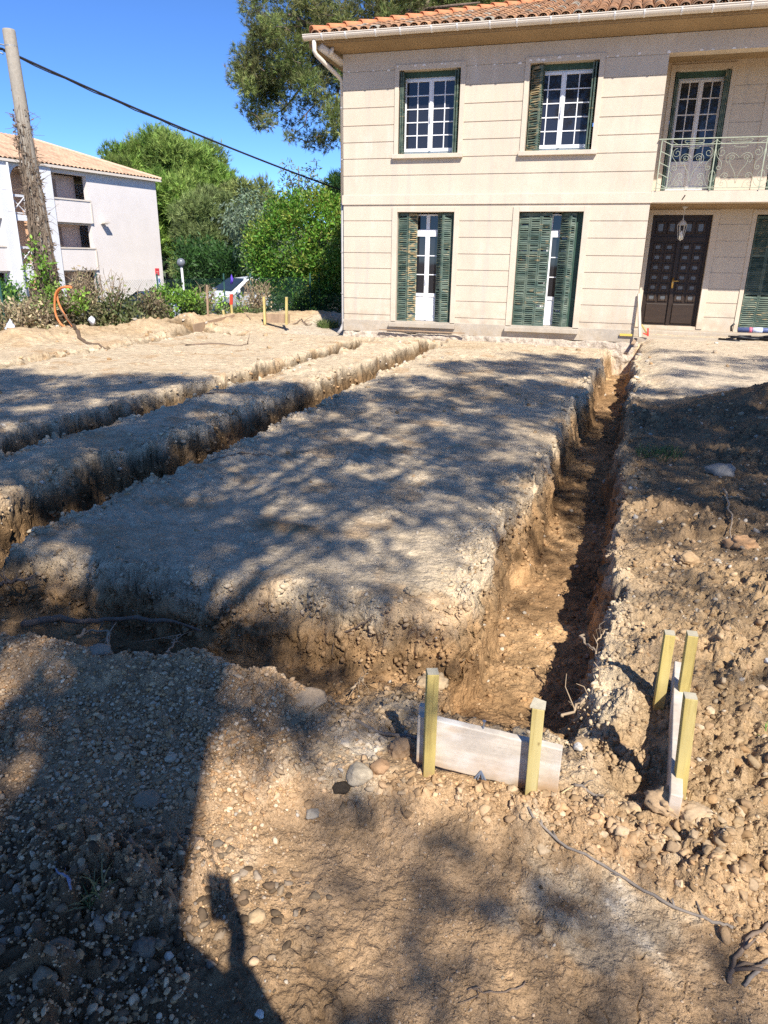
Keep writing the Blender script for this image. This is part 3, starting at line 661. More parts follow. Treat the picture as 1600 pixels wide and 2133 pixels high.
def casement(x0, x1, z0, z1, y, cols, rows, panel=0.0, m='white', transom=0.0, name='window'):
    """two-leaf glazed frame: rows of small panes, optional solid bottom panel and top light"""
    f = MT[m]; fr = G(); gl = G(); fw, lw, mw = .032, .046, .021
    fr.box(x0, x0+fw, y, y+.07, z0, z1); fr.box(x1-fw, x1, y, y+.07, z0, z1)
    fr.box(x0+fw, x1-fw, y, y+.07, z1-fw, z1); fr.box(x0+fw, x1-fw, y, y+.07, z0, z0+.03)
    top = z1-fw
    if transom:
        zt = z1-transom; fr.box(x0+fw, x1-fw, y-.006, y+.07, zt-.05, zt+.05); top = zt-.05
        xm = (x0+x1)/2; fr.box(xm-.04, xm+.04, y-.003, y+.06, zt+.05, z1-fw)
        gl.box(x0+fw, x1-fw, y+.035, y+.045, zt+.05, z1-fw)
    xm = (x0+x1)/2; zb = z0+.03
    for a, b in ((x0+fw, xm-.003), (xm+.003, x1-fw)):
        yy = y-.016
        fr.box(a, a+lw, yy, y+.05, zb, top); fr.box(b-lw, b, yy, y+.05, zb, top)
        fr.box(a+lw, b-lw, yy, y+.05, top-lw, top); fr.box(a+lw, b-lw, yy, y+.05, zb, zb+lw+.02)
        zp = zb+lw+.02
        if panel:
            fr.box(a+lw, b-lw, y+.004, y+.04, zp, zp+panel); fr.box(a+lw, b-lw, yy, y+.05, zp+panel, zp+panel+.07)
            fr.box(a+lw+.05, b-lw-.05, y-.006, y+.004, zp+.05, zp+panel-.05); zp += panel+.07
        gx0, gx1, gz0, gz1 = a+lw, b-lw, zp, top-lw
        for i in range(1, cols): q = gx0+(gx1-gx0)*i/cols; fr.box(q-mw/2, q+mw/2, y-.004, y+.04, gz0, gz1)
        for i in range(1, rows):
            q = gz0+(gz1-gz0)*i/rows
            for k in range(cols):
                c0 = gx0+(gx1-gx0)*k/cols+(mw/2 if k else 0); c1 = gx0+(gx1-gx0)*(k+1)/cols-(mw/2 if k < cols-1 else 0)
                fr.box(c0, c1, y-.0025, y+.04, q-mw/2, q+mw/2)
        gl.box(gx0, gx1, y+.014, y+.022, gz0, gz1)
    fr.box(xm-.024, xm+.024, y-.030, y-.016, zb+.01, top-.01)
    o = fr.build(name, f, villa, bevel=.003); gl.build('pane', MT['glass'], o)
    h = G(); h.box(xm-.012, xm+.012, y-.042, y-.030, (zb+top)/2-.07, (zb+top)/2+.07); h.bar((xm, y-.06, (zb+top)/2), (xm+.0, y-.06, (zb+top)/2-.11), .014, .014, (1,0,0)); h.box(xm-.008, xm+.008, y-.066, y-.042, (zb+top)/2-.008, (zb+top)/2+.008)
    h.build('window_handle', MT['white'], o)
    return o
def shutter(a, b, z0, z1, label=None, sag=0):
    """one louvred leaf between plan points a and b"""
    a, b = np.array([*a, 0.]), np.array([*b, 0.]); d = b-a; L = np.linalg.norm(d); d /= L; n = np.array([d[1], -d[0], 0.])
    g = G(); st, th = .030, .024; up = np.array([0, 0, 1.])
    for s_ in (st/2, L-st/2): g.obox(a+d*s_+up*(z0+z1)/2, d*st/2, n*th/2, up*(z1-z0)/2)
    H_ = z1-z0; rails = [z0+.035, z1-.03] + ([z0+H_*.33, z0+H_*.66] if H_ > 1.9 else [z0+H_*.5])
    for q in rails: g.obox(a+d*L/2+up*q, d*(L/2-st), n*th/2*.96, up*.028)
    z = z0+.085; k = 0
    while z < z1-.07:
        if all(abs(z-q) > .038 for q in rails):
            tl = rad(52) + sag*random.uniform(-.5, .4)
            s1 = n*math.cos(tl)+up*-math.sin(tl); s2 = np.cross(d, s1)
            rr_ = d*math.cos(sag*random.uniform(-.03, .03)) + up*math.sin(sag*random.uniform(-.03, .03))
            if not (sag and random.random() < .02): g.obox(a+d*L/2+up*z, rr_*(L/2-st), s1*.030, s2*.0035)
        z += .043
    o = g.build('shutter', MT['flaked' if label else 'shutter'], villa)
    if label: o['label'] = label
    return o
random.seed(4)
# upper windows
for k, (x0, x1, z0, z1) in enumerate(UP):
    g = G(); g.box(x0, x1, HY+.16, HY+.24, z1-.10, z1); g.build('shutter_head', MT['green'], villa); g = G(); g.box(x0, x1, HY+.15, HY+.24, z0, z0+.035); g.build('shutter_foot', MT['green'], villa)
    casement(x0+.035, x1-.035, z0+.035, z1-.10, HY+.21, 2, 5)
    if k == 0:
        shutter((x0+.035, HY+.19), (x0+.045, HY-.02), z0+.01, z1-.03); shutter((x0+.075, HY+.19), (x0+.085, HY-.02), z0+.01, z1-.03)
    else:
        shutter((x0+.03, HY+.13), (x0+.235, HY+.03), z0+.01, z1-.03, 'flaking louvred shutter leaf standing half open', 1)
        shutter((x0+.24, HY+.035), (x0+.265, HY+.19), z0+.01, z1-.03)
    shutter((x1-.035, HY+.19), (x1-.055, HY-.02), z0+.01, z1-.03); shutter((x1-.085, HY+.19), (x1-.105, HY-.01), z0+.01, z1-.03)
# ground floor French doors behind folding shutters
for x0, x1, z0, z1 in DN:
    casement(x0+.02, x1-.02, z0+.005, z1-.03, HY+.28, 1, 3, .46, transom=.36, name='french_door')
x0, x1, z0, z1 = DN[0]
shutter((x0+.012, HY+.10), (x0+.24, HY+.055), z0+.01, z1-.02, None, 1)
shutter((x0+.245, HY+.06), (x0+.41, HY+.20), z0+.01, z1-.02, 'leaf with most of its paint flaked off', 1)
shutter((x1-.385, HY+.19), (x1-.25, HY+.03), z0+.01, z1-.02, None, 1); shutter((x1-.245, HY+.03), (x1-.07, HY+.12), z0+.01, z1-.02, None, 1)
g = G(); g.box(x1-.065, x1-.002, HY+.12, HY+.15, z0, z1-.01); g.build('shutter_jamb', MT['green'], villa)
x0, x1, z0, z1 = DN[1]
for a, b, y0, y1 in ((.012, .24, .10, .075), (.245, .465, .078, .062), (.47, .68, .062, .085)): shutter((x0+a, HY+y0), (x0+b, HY+y1), z0+.01, z1-.02, None, 1)
shutter((x0+.865, HY+.20), (x0+1.05, HY+.05), z0+.01, z1-.02, None, 1); shutter((x0+1.055, HY+.05), (x0+1.17, HY+.09), z0+.01, z1-.02, None, 1)
g = G(); g.box(x1-.13, x1-.002, HY+.14, HY+.17, z0, z1-.01); g.build('shutter_jamb', MT['green'], villa)
# balcony doors
for op, wide in ((BD, 1), (B2, 1)):
    x0, x1, z0, z1 = op
    g = G(); g.box(x0, x1, RY+.06, RY+.16, z1-.10, z1); g.build('shutter_rail', MT['green'], villa)
    casement(x0+.07, x1-.07, z0-.02, z1-.10, RY+.14, 2, 5, .42, 'offwhite', name='balcony_door')
    for q in (x0+.025, x0+.058): shutter((q, RY+.16), (q+.006, RY-.04), z0-.1, z1-.02)
    for q in (x1-.025, x1-.058, x1-.088): shutter((q, RY+.16), (q-.006, RY-.05), z0-.1, z1-.02)
# front door: panelled, small glass squares
x0, x1, z0, z1 = FD
fd = G(); y = RY+.10
fd.box(x0, x1, y+.03, y+.09, z0, z1)
fd.box(x0, x0+.06, y, y+.03, z0, z1); fd.box(x1-.06, x1, y, y+.03, z0, z1); fd.box(x0+.06, x1-.06, y, y+.03, z1-.05, z1)
zt = 2.06; fd.box(x0+.06, x1-.06, y-.004, y+.03, zt-.045, zt+.045); xm = (x0+x1)/2
fd.box(xm-.035, xm+.035, y-.014, y+.03, z0, zt-.045)
door = fd.build('front_door', MT['brown'], villa, bevel=.004)
cols = []; GLS = mat('door_glass', (.10,.105,.11), .25, spec=.6, noise=((9,.3,4),))
for a, b in ((x0+.06, xm-.035), (xm+.035, x1-.06)): cols += [(a+.035, (a+b)/2-.018), ((a+b)/2+.018, b-.035)]
zr = np.linspace(z0+.50, zt-.06, 7)
for i, (a, b) in enumerate(cols):
    for k in range(6):
        zb, zc = zr[k]+.018, zr[k+1]-.018; m_ = .052; pn = G()
        for q in ((a, a+m_, zb, zc), (b-m_, b, zb, zc), (a+m_, b-m_, zb, zb+m_), (a+m_, b-m_, zc-m_, zc)): pn.box(q[0], q[1], y+.004, y+.032, q[2], q[3])
        o_ = pn.build('door_panel', MT['brown2'], door, bevel=.012); G().box(a+m_, b-m_, y+.018, y+.0295, zb+m_, zc-m_).build('glass_square', GLS, door)
    zb, zc = zt+.11, z1-.13; pn = G()
    for q in ((a, a+.05, zb, zc), (b-.05, b, zb, zc), (a+.05, b-.05, zb, zb+.05), (a+.05, b-.05, zc-.05, zc)): pn.box(q[0], q[1], y+.004, y+.032, q[2], q[3])
    pn.build('door_panel', MT['brown2'], door, bevel=.012); G().box(a+.05, b-.05, y+.018, y+.0295, zb+.05, zc-.05).build('glass_square', GLS, door)
for a, b in ((x0+.10, xm-.06), (xm+.06, x1-.10)): G().box(a, b, y+.002, y+.032, z0+.05, z0+.47).build('door_panel', MT['brown2'], door, bevel=.012)
h = G(); h.box(xm-.024, xm+.018, y-.020, y-.013, 1.05, 1.27); h.tube([(xm, y-.02, 1.20), (xm, y-.065, 1.20), (xm+.12, y-.065, 1.205)], .011, 8); h.build('door_handle', MT['brass'], door, smooth=True)
# second shuttered door of the porch
x0, x1, z0, z1 = SD
n_ = 4
for k in range(n_): shutter((x0+.02+(x1-x0-.04)*k/n_, RY+.06+.025*(k % 2)), (x0+.02+(x1-x0-.04)*(k+1)/n_-.006, RY+.06+.025*((k+1) % 2)), z0+.02, z1-.02)
g = G(); g.box(x0, x1, RY+.16, RY+.2, z0, z1); g.build('door_back', MT['dark'], villa)
# steps and porch floor
g = G(); g.box(XC, 4.47, HY+.95, RY-.001, -.10, .17); g.build('door_step', MT['plinth'], villa, bevel=.012)
g = G(); g.box(XC-.02, 4.6, HY+.03, HY+.949, -.3, .085); g.build('porch_floor', MT['plinth'], villa, bevel=.01)

# ---- wrought iron railing
ir = G(); y = HY-.035; zb, zt = 2.945, 3.805
ir.bar((XC+.01, y, zt), (4.47, y, zt), .036, .016); ir.bar((XC+.03, y, zb), (4.47, y, zb), .03, .012)
ir.bar((.99, y, 3.705), (4.47, y, 3.705), .022, .012)
post = [1.775, 2.64, 3.50, 4.36]
ir.bar((.80, y, 2.91), (.80, y, zt), .018, .018, (0,1,0)); ir.bar((.99, y, 2.93), (.99, y, 3.705), .014, .014, (0,1,0))
for px in post: ir.bar((px, y, 2.91), (px, y, zt), .018, .018, (0,1,0))
for q in (3.79, 3.60, 3.405, 3.22, 3.04): ir.bar((.80, y, q), (.99, y, q-.088), .012, .012)
rail = ir.build('balcony_railing', MT['iron'], villa)
def spiral(c, r, a0, turns, sg=1, n=18):
    return [(c[0]+r*(1-.8*t)*math.cos(a0+sg*turns*2*math.pi*t), c[1]+r*(1-.8*t)*math.sin(a0+sg*turns*2*math.pi*t)) for t in np.linspace(0, 1, n)]
def bez(p0, p1, p2, p3, n=12):
    return [tuple((1-t)**3*np.array(p0)+3*(1-t)**2*t*np.array(p1)+3*(1-t)*t*t*np.array(p2)+t**3*np.array(p3)) for t in np.linspace(0, 1, n)]
sc_g = G()
def scroll(pts): sc_g.tube([(p[0], y, p[1]) for p in pts], .0042, 5)
for xa, xb in zip([.99]+post[:-1], post):
    xm, h_ = (xa+xb)/2, (xb-xa)/2
    for s_ in (1, -1):
        X = lambda u: xm + s_*u*h_
        P = lambda u, z: (X(u), z)
        scroll(bez(P(.0, 3.46), P(.30, 3.62), P(.62, 3.52), P(.50, 3.40)) + [(X(.5)-s_*.03, 3.37), (X(.42), 3.40)])
        scroll([(q[0], q[1]) for q in spiral((X(.72), 3.56), .085, math.pi/2, 1.35, -s_)])
        scroll(bez(P(.98, 3.62), P(.95, 3.40), P(.60, 3.45), P(.68, 3.30)) + spiral((X(.78), 3.30), .05, math.pi if s_ > 0 else 0, 1.1, s_))
        scroll(bez(P(.02, 3.02), P(.02, 3.30), P(.40, 3.28), P(.36, 3.46)) + spiral((X(.28), 3.46), .055, 0 if s_ > 0 else math.pi, 1.2, s_))
        scroll(bez(P(.98, 2.96), P(.60, 2.98), P(.75, 3.22), P(.46, 3.20)) + spiral((X(.46), 3.15), .05, math.pi/2, 1.1, s_))
        scroll(bez(P(.30, 2.955), P(.30, 3.12), P(.62, 3.12), P(.62, 3.02)) + spiral((X(.55), 3.02), .045, 0 if s_ > 0 else math.pi, 1.1, -s_))
        scroll(bez(P(1, 3.25), P(.82, 3.22), P(.80, 3.06), P(.97, 3.06)))
        scroll(bez(P(.30, 3.71), P(.30, 3.74), P(.44, 3.72), P(.44, 3.77)) + bez(P(.44, 3.77), P(.30, 3.79), P(.16, 3.77), P(0, 3.77)))
        scroll(bez(P(1, 3.80), P(.95, 3.72), P(.80, 3.74), P(.75, 3.705)))
    scroll([(xm-.16, 3.735), (xm+.16, 3.735)]); scroll([(xm-.13, 3.665), (xm-.10, 3.665), (xm-.10, 3.64), (xm+.10, 3.64), (xm+.10, 3.665), (xm+.13, 3.665)])
sc_g.build('scrollwork', MT['iron'], rail, smooth=True)

# ---- roof: canal tiles on a hip, orange ridge rolls
PI_ = rad(18.6); EZ, EY, EX = 5.80, HY-.53, XL-.555
rt = G(); R_ = random.Random(3)
sp, rl, TL = .205, .088, .40
ct, st_ = math.cos(PI_), math.sin(PI_)
cols_n = int(13.4/sp)
tv, tf, tc = [], [], []
def tile(x, s0, s1, yaw0=0.0, base=EY, low=False):
    n = 7; c = (.34, .175, .095); k = R_.random()
    col = np.array([.36,.20,.115]) if k < .45 else np.array([.30,.185,.12]) if k < .75 else np.array([.40,.225,.125])
    col = col*(.8+.4*R_.random()); 
    if R_.random() < .12: col = np.array([.30,.27,.22])*(.8+.4*R_.random())
    b0 = len(tv)
    for s_, r_, lift in ((s0-.02, rl*1.05, .030), (s1+.05, rl*.86, .010)):
        for q in range(n):
            a = math.pi*q/(n-1); u = -math.cos(a)*r_; v = math.sin(a)*r_*.80
            if low: v = -v*.55+.03
            tv.append((x+u, base+s_*ct - (v+lift)*st_, EZ+s_*st_+(v+lift)*ct)); tc.append(col)
    for q in range(n-1): tf.append((b0+q, b0+q+1, b0+n+q+1, b0+n+q))
    m0 = len(tv)                                                          # thickness seen at the lower end
    for q in range(n):
        a = math.pi*q/(n-1); u = -math.cos(a)*(rl*.86); v = math.sin(a)*rl*.62
        if low: v = -v*.55+.03
        tv.append((x+u, base+(s0-.018)*ct-(v+.03)*st_, EZ+(s0-.018)*st_+(v+.03)*ct)); tc.append(col*.8)
    for q in range(n-1): tf.append((b0+q, m0+q, m0+q+1, b0+q+1))
for i in range(cols_n):
    x = EX+.16+i*sp
    smax = (x-EX)/ct*1.0-.05
    for k in range(14):
        s0 = .02+k*TL*.9; s1 = s0+TL*.9
        if s0 > smax or s0 > 4.7: break
        tile(x+R_.uniform(-.008, .008), s0+R_.uniform(-.012, .012), min(s1, smax))
        if x+sp/2 < 7: tile(x+sp/2, s0-.01, min(s1, smax), low=True)
roof = npmesh('roof', np.array(tv), np.array(tf), mat('canal_tile', attr=True, rough=.88, spec=.2, noise=((7,.22,6),(40,.18,4)), bump=((40,.2,.008),)), villa, np.array(tc), True)
# hip rolls
hr = G(); hd = np.array([1, 1, math.tan(PI_)]); hd /= np.linalg.norm(hd); q0 = np.array([EX+.06, EY+.06, EZ+.05])
sd_ = np.cross(hd, [0, 0, 1]); sd_ /= np.linalg.norm(sd_); up_ = np.cross(sd_, hd)
for k in range(18):
    a = q0+hd*(k*.38); b = a+hd*.43
    pts = [[p + math.cos(t)*r_*sd_ + math.sin(t)*r_*.8*up_ + up_*l_ for t in np.linspace(-.15, math.pi+.15, 9)] for p, r_, l_ in ((a, .115, .05), (b, .09, .02))]
    inn = [[p + math.cos(t)*r_*.84*sd_ + math.sin(t)*r_*.64*up_ + up_*l_ for t in np.linspace(-.15, math.pi+.15, 9)] for p, r_, l_ in ((a, .115, .05), (b, .09, .02))]
    vs = pts[0]+pts[1]+inn[0]+inn[1]; fs2 = []
    for q in range(8): fs2 += [(q, q+1, 9+q+1, 9+q), (18+q, 27+q, 27+q+1, 18+q+1), (q, 18+q, 18+q+1, q+1), (9+q, 9+q+1, 27+q+1, 27+q)]
    hr.add(vs, fs2)
hr.build('hip_tiles', mat('new_terracotta', (.56,.225,.105), .8, noise=((6,.14,4),)), roof, smooth=True)
# decks under the tiles (front, left), eaves boards and soffit
g = G()
g.add([(EX,EY,EZ),(11.5,EY,EZ),(11.5,EY+5.5,EZ+5.5*math.tan(PI_)),(EX+5.5,EY+5.5,EZ+5.5*math.tan(PI_))], [(0,1,2,3)])
g.add([(EX,EY,EZ),(EX,EY+11,EZ),(EX+5.5,EY+5.5,EZ+5.5*math.tan(PI_))], [(0,2,1)])
g.add([(EX,EY+11,EZ),(11.5,EY+11,EZ),(11.5,EY+5.5,EZ+5.5*math.tan(PI_)),(EX+5.5,EY+5.5,EZ+5.5*math.tan(PI_))], [(0,3,2,1)])
g.build('roof_deck', mat('deck_tile', (.33,.17,.10), .9, noise=((8,.25,5),)), villa)
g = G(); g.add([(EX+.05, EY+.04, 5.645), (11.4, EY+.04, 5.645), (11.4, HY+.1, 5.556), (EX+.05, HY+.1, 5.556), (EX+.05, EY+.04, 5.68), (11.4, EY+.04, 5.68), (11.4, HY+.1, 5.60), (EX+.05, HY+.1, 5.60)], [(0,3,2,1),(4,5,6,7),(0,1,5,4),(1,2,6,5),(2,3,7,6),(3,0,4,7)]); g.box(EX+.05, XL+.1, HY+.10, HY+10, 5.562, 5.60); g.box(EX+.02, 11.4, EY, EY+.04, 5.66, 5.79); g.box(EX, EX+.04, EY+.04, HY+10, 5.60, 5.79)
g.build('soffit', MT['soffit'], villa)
# gutter with straps
def gut_profile(r, t, n=10):
    o = [(-math.cos(a)*r, -math.sin(a)*r) for a in np.linspace(0, math.pi, n)]
    return o + [(u*(r-t)/r, v*(r-t)/r) for u, v in o[::-1]]
gy, gzt, gr = EY-.084, 5.772, .088
gu = G(); gu.prism(gut_profile(gr, .006), lambda u, v, t: (t, gy+u, gzt+v), EX-.06, 11.45)
gu.tube([(EX-.06, gy-gr, gzt+.004), (11.45, gy-gr, gzt+.004)], .010, 6)
gut = gu.build('gutter', MT['gutter'], villa, smooth=False)
ec = G(); ec.add([(EX-.06, gy-math.cos(a)*gr, gzt-math.sin(a)*gr) for a in np.linspace(0, math.pi, 10)], [tuple(range(10))]); ec.build('gutter_end', MT['gutter'], gut)
x = EX+.35; k = 0
while x < 4.6:
    b = G(); b.prism(gut_profile(gr+.011, .012), lambda u, v, t: (t, gy+u, gzt+v+.004), x-.013, x+.013); b.build('gutter_strap', MT['white'], gut); x += .5+.12*(k % 2); k += 1
# downpipe: outlet, swan neck back to the corner, long drop
dp = G(); cx_, cy_ = XL-.055, HY+.10
dp.tube([(EX+.16, gy, gzt-.06), (EX+.16, gy, gzt-.26), (EX+.19, gy+.03, gzt-.33), (cx_-.05, cy_-.1, gzt-.60), (cx_, cy_, gzt-.68), (cx_, cy_, 2.72)], .043, 10)
dn = dp.build('downpipe', MT['gutter'], villa, smooth=True)
g = G(); g.tube([(cx_, cy_, 2.72), (cx_, cy_, .12), (cx_-.04, cy_-.05, -.02), (cx_-.10, cy_-.1, -.1)], .040, 10); g.build('lower_pipe', MT['zinc'], dn, smooth=True)
for q in (4.6, 3.6, 2.72, 1.7, .8): G().tube([(cx_, cy_, q-.012), (cx_, cy_, q+.012)], .050, 10).build('pipe_clip', MT['zinc'], dn)
# round eaves purlin under the corner, visible beyond the wall
g = G(); g.tube([(EX+.24, gy+.12, gzt-.16), (XL-.03, HY+.06, gzt-.36)], [.075, .07], 12); g.tube([(EX+.40, gy+.26, gzt-.215), (EX+.43, gy+.29, gzt-.23)], .083, 12); g.build('eaves_pipe', MT['gutter'], villa, smooth=True)
# thin pale dabs in a row under the eaves
R_ = random.Random(12); g = G()
for px, py in ((726,150),(744,148.5),(777.5,147.5),(794,147),(809,146.5),(829,139),(866,137.5),(884,136.5),(921,133.5),(928,133.6),(949,132.5),(991,136.5),(1030,134.5),(1047,133.5),(1083,132),(1106,126.5),(1122,125.5),(1132,125.5),(1147,122.5),(1166,120.5),(1205,118),(1225,117),(1266,118),(1287,116.5),(1332,112),(1394,109),(1462,104),(1486,102.5),(1530,100.5),(1554,99)):
    p = ony(px, py, HY-.012); s_ = R_.uniform(.010, .042); wd = s_*R_.uniform(.9, 1.6)
    if p[0] > XC: s_ *= .8
    yy = HY-.0255 if (US[0][0] < p[0] < US[0][1] or US[1][0] < p[0] < US[1][1]) else HY-.004
    n = 9; prof = [(p[0]+wd*math.cos(a)*R_.uniform(.7, 1), p[2]+s_*.8*max(-.35, math.sin(a))*R_.uniform(.7, 1.1)) for a in np.linspace(0, 2*math.pi, n, endpoint=False)]
    g.add([(u, yy, v) for u, v in prof]+[(u, yy+.02, v) for u, v in prof], [tuple(range(n))]+[(i, (i+1) % n, n+(i+1) % n, n+i) for i in range(n)])
g.build('pale_dabs', mat('pale_dab', (.86,.83,.78), .9), villa)
# meter flap / slot in the slab
p = ony(1424, 411, HY-.02); g = G(); g.bar((p[0]-.02, HY-.022, p[2]-.04), (p[0]+.025, HY-.022, p[2]+.04), .012, .02, (1,0,0)); g.build('drain_slot', MT['dark'], villa)

# ---- porch lantern hanging from the slab
lx, ly = 1.428, HY+.52
lan = empty('hanging_lantern', (lx, ly, 2.66), 'small white iron lantern hanging on a chain before the dark front door', 'lantern')
wl = mat('white_iron', (.50,.46,.38), .55)
g = G(); g.lathe((lx, ly, 2.655), [(.008,-.06),(.02,-.045),(.06,-.01),(.062,0)], 14); g.build('ceiling_rose', wl, lan, smooth=True)
g = G(); g.tube([(lx, ly, 2.60), (lx, ly, 2.42)], .006, 6); g.build('chain', wl, lan)
g = G(); g.lathe((lx, ly, 2.30), [(.10,0),(.094,.012),(.072,.05),(.04,.085),(.015,.10),(.01,.13)], 6); g.lathe((lx, ly, 2.03), [(.004,-.03),(.02,-.012),(.042,.0),(.05,.012)], 6)
for k in range(6):
    a = math.pi/3*k; g.tube([(lx+.092*math.cos(a), ly+.092*math.sin(a), 2.30), (lx+.048*math.cos(a), ly+.048*math.sin(a), 2.04)], .006, 5)
g.build('lantern_cage', wl, lan)
g = G(); g.lathe((lx, ly, 2.05), [(.02,0),(.028,.05),(.022,.12),(.01,.15)], 10); g.build('bulb', mat('bulb', (.7,.68,.6), .3), lan, smooth=True)
# ================================================================== APARTMENT BLOCK beyond the fence
B_AZ = rad(10.5)
BP = np.array([-29.157, 36.607, 0.0]); BE = np.array([math.sin(B_AZ), math.cos(B_AZ), 0]); BI = np.array([-math.cos(B_AZ), math.sin(B_AZ), 0])
MT['pink'] = mat('pink_render', (.72,.665,.625), .93, noise=((1.2,.05,4),(30,.06,4)), bump=((40,.15,.01),))
MT['bwhite'] = mat('white_render', (.70,.70,.71), .85, noise=((1.2,.05,4),))
MT['bcream'] = mat('cream_coping', (.66,.58,.49), .85, noise=((3,.06,4),))
MT['inner'] = mat('balcony_wall', (.74,.57,.48), .9, noise=((1.2,.08,4),))
MT['inner2'] = mat('balcony_partition', (.68,.56,.50), .9)
MT['door_brown'] = mat('balcony_door_brown', (.40,.28,.22), .7)
MT['arch'] = mat('ochre_stair_wall', (.72,.44,.27), .9)
blk = empty('apartment_building', (float(BP[0]), float(BP[1]), -1.7), 'three storey pale pink apartment block with white piers, deep balconies and a tiled roof', 'apartment building', rz=math.pi/2-B_AZ)
def bb(g, name, m, **k): return g.build(name, MT[m], blk, **k)
# local frame: x along the front (to the far corner), y into the block, z up; Empty stands at z=-1.7
ZO = 1.7
class GB(G):
    def box(s, a, b, c, d, e, f): return G.box(s, a, b, c, d, e+ZO, f+ZO)
def arch_fill(g, x0, x1, zs, zt, y0, y1, n=12):
    """masonry between a half-round head springing at zs and the flat top zt"""
    xm, r = (x0+x1)/2, (x1-x0)/2
    a = np.linspace(math.pi, 0, n); px, pz = xm+r*np.cos(a), zs+np.minimum(r*np.sin(a), zt-zs-.02)
    for i in range(n-1):
        q = [(px[i], pz[i]), (px[i+1], pz[i+1]), (px[i+1], zt), (px[i], zt)]
        G.add(g, [(u, y0, v+ZO) for u, v in q]+[(u, y1, v+ZO) for u, v in q], [(0,1,2,3),(4,7,6,5),(0,4,5,1),(1,5,6,2),(2,6,7,3),(3,7,4,0)])
EAVE = 6.0
g = GB(); g.box(1.13, 6.62, 0, .3, -1.7, EAVE); g.box(6.32, 6.62, .3, 9, -1.7, EAVE); g.box(-1.38, 1.13, 0, .3, 5.76, EAVE); g.box(-12, -11.7, .3, 9, -1.7, EAVE); g.box(-11.7, 6.32, 8.7, 9, -1.7, EAVE)
bb(g, 'gable_wall', 'pink')
def bay(xa, xb):
    for k, (zp0, zp1, zt) in enumerate(((3.26, 4.42, 5.76), (.70, 1.86, 3.26), (-1.7, -1.0, .70))):
        if k < 2:
            g = GB(); g.box(xa, xb+.06, -.09, .12, zp0, zp1); bal = bb(g, 'balcony_parapet', 'pink')
            g = GB(); g.box(xa, xb+.09, -.13, .16, zp1, zp1+.08); g.box(xb+.02, xb+.10, -.12, -.09, zp0+.02, zp1); bb2 = g.build('coping', MT['bcream'], bal)
        g = GB(); g.box(xa, xb, .12, 1.2, zp0-.1, zp0+.1 if k < 2 else zp0); g.build('balcony_floor', MT['bcream'], blk)
        g = GB(); g.box(xa, xb, 1.0, 1.2, zp0, zt); bb(g, 'balcony_back', 'inner')
        g = GB(); g.box(xa, xa+.45, .6, .99, zp0, zt-.01); bb(g, 'balcony_partition', 'inner2')
        g = GB(); g.box(xa+.8, xa+.86, .94, .99, zp0, zt-.25); g.box(xa+.86, xa+1.2, .96, .99, zp0+.1, zt-.25); g.build('balcony_opening', MT['door_brown'], blk)
bay(-1.38, 1.13); bay(-7.2, -4.62)
g = GB(); g.box(-7.2, -4.62, 0, .3, 5.76, EAVE); g.box(-12, -7.2, 0, .3, -1.7, EAVE); bb(g, 'front_wall', 'pink')
for xa, xb in ((-2.14, -1.38), (-4.62, -3.90)):
    g = GB(); g.box(xa, xb, -.20, .5, -1.7, EAVE-.04); bb(g, 'white_pier', 'bwhite')
# stair bay with arches and cross-braced railings
g = GB(); xa, xb = -3.90, -2.14
arch_fill(g, xa+.12, xb-.10, 5.10, EAVE-.04, 0, .25); g.box(xa, xa+.12, 0, .25, 3.35, EAVE-.04); g.box(xb-.10, xb, 0, .25, 3.35, EAVE-.04)
g.box(xa, xb, -.02, .25, 3.20, 3.50); g.box(xa, xb, -.02, .25, .55, .95)
arch_fill(g, xa+.25, xb-.2, -.35, .55, 0, .25); g.box(xa, xa+.25, 0, .25, -1.7, .55); g.box(xb-.2, xb, 0, .25, -1.7, .55)
bb(g, 'arched_front', 'bwhite')
g = GB(); g.box(xa, xb, 1.1, 1.3, -1.7, EAVE-.05); bb(g, 'stair_wall', 'arch')
for zb in (3.50, .95):
    g = G(); zt_ = zb+.95
    for q in (zb+.08, zt_-.06, zt_): g.bar((xa, .12, q+ZO), (xb, .12, q+ZO), .05, .05)
    for s_, e_ in ((xa+.05, xa+.88), (xa+.88, xb-.05)):
        g.bar((s_, .10, zb+.1+ZO), (e_, .10, zt_-.08+ZO), .04, .035); g.bar((s_, .13, zt_-.08+ZO), (e_, .13, zb+.1+ZO), .04, .035)
        g.bar((s_, .12, zb+ZO), (s_, .12, zt_+ZO), .05, .05, (1,0,0))
    g.build('stair_railing', MT['bwhite'], blk)
g = G(); g.tube([(-4.02, -.27, 5.9+ZO), (-4.02, -.27, -1.6+ZO)], .05, 8); g.build('downpipe', MT['bwhite'], blk, smooth=True)
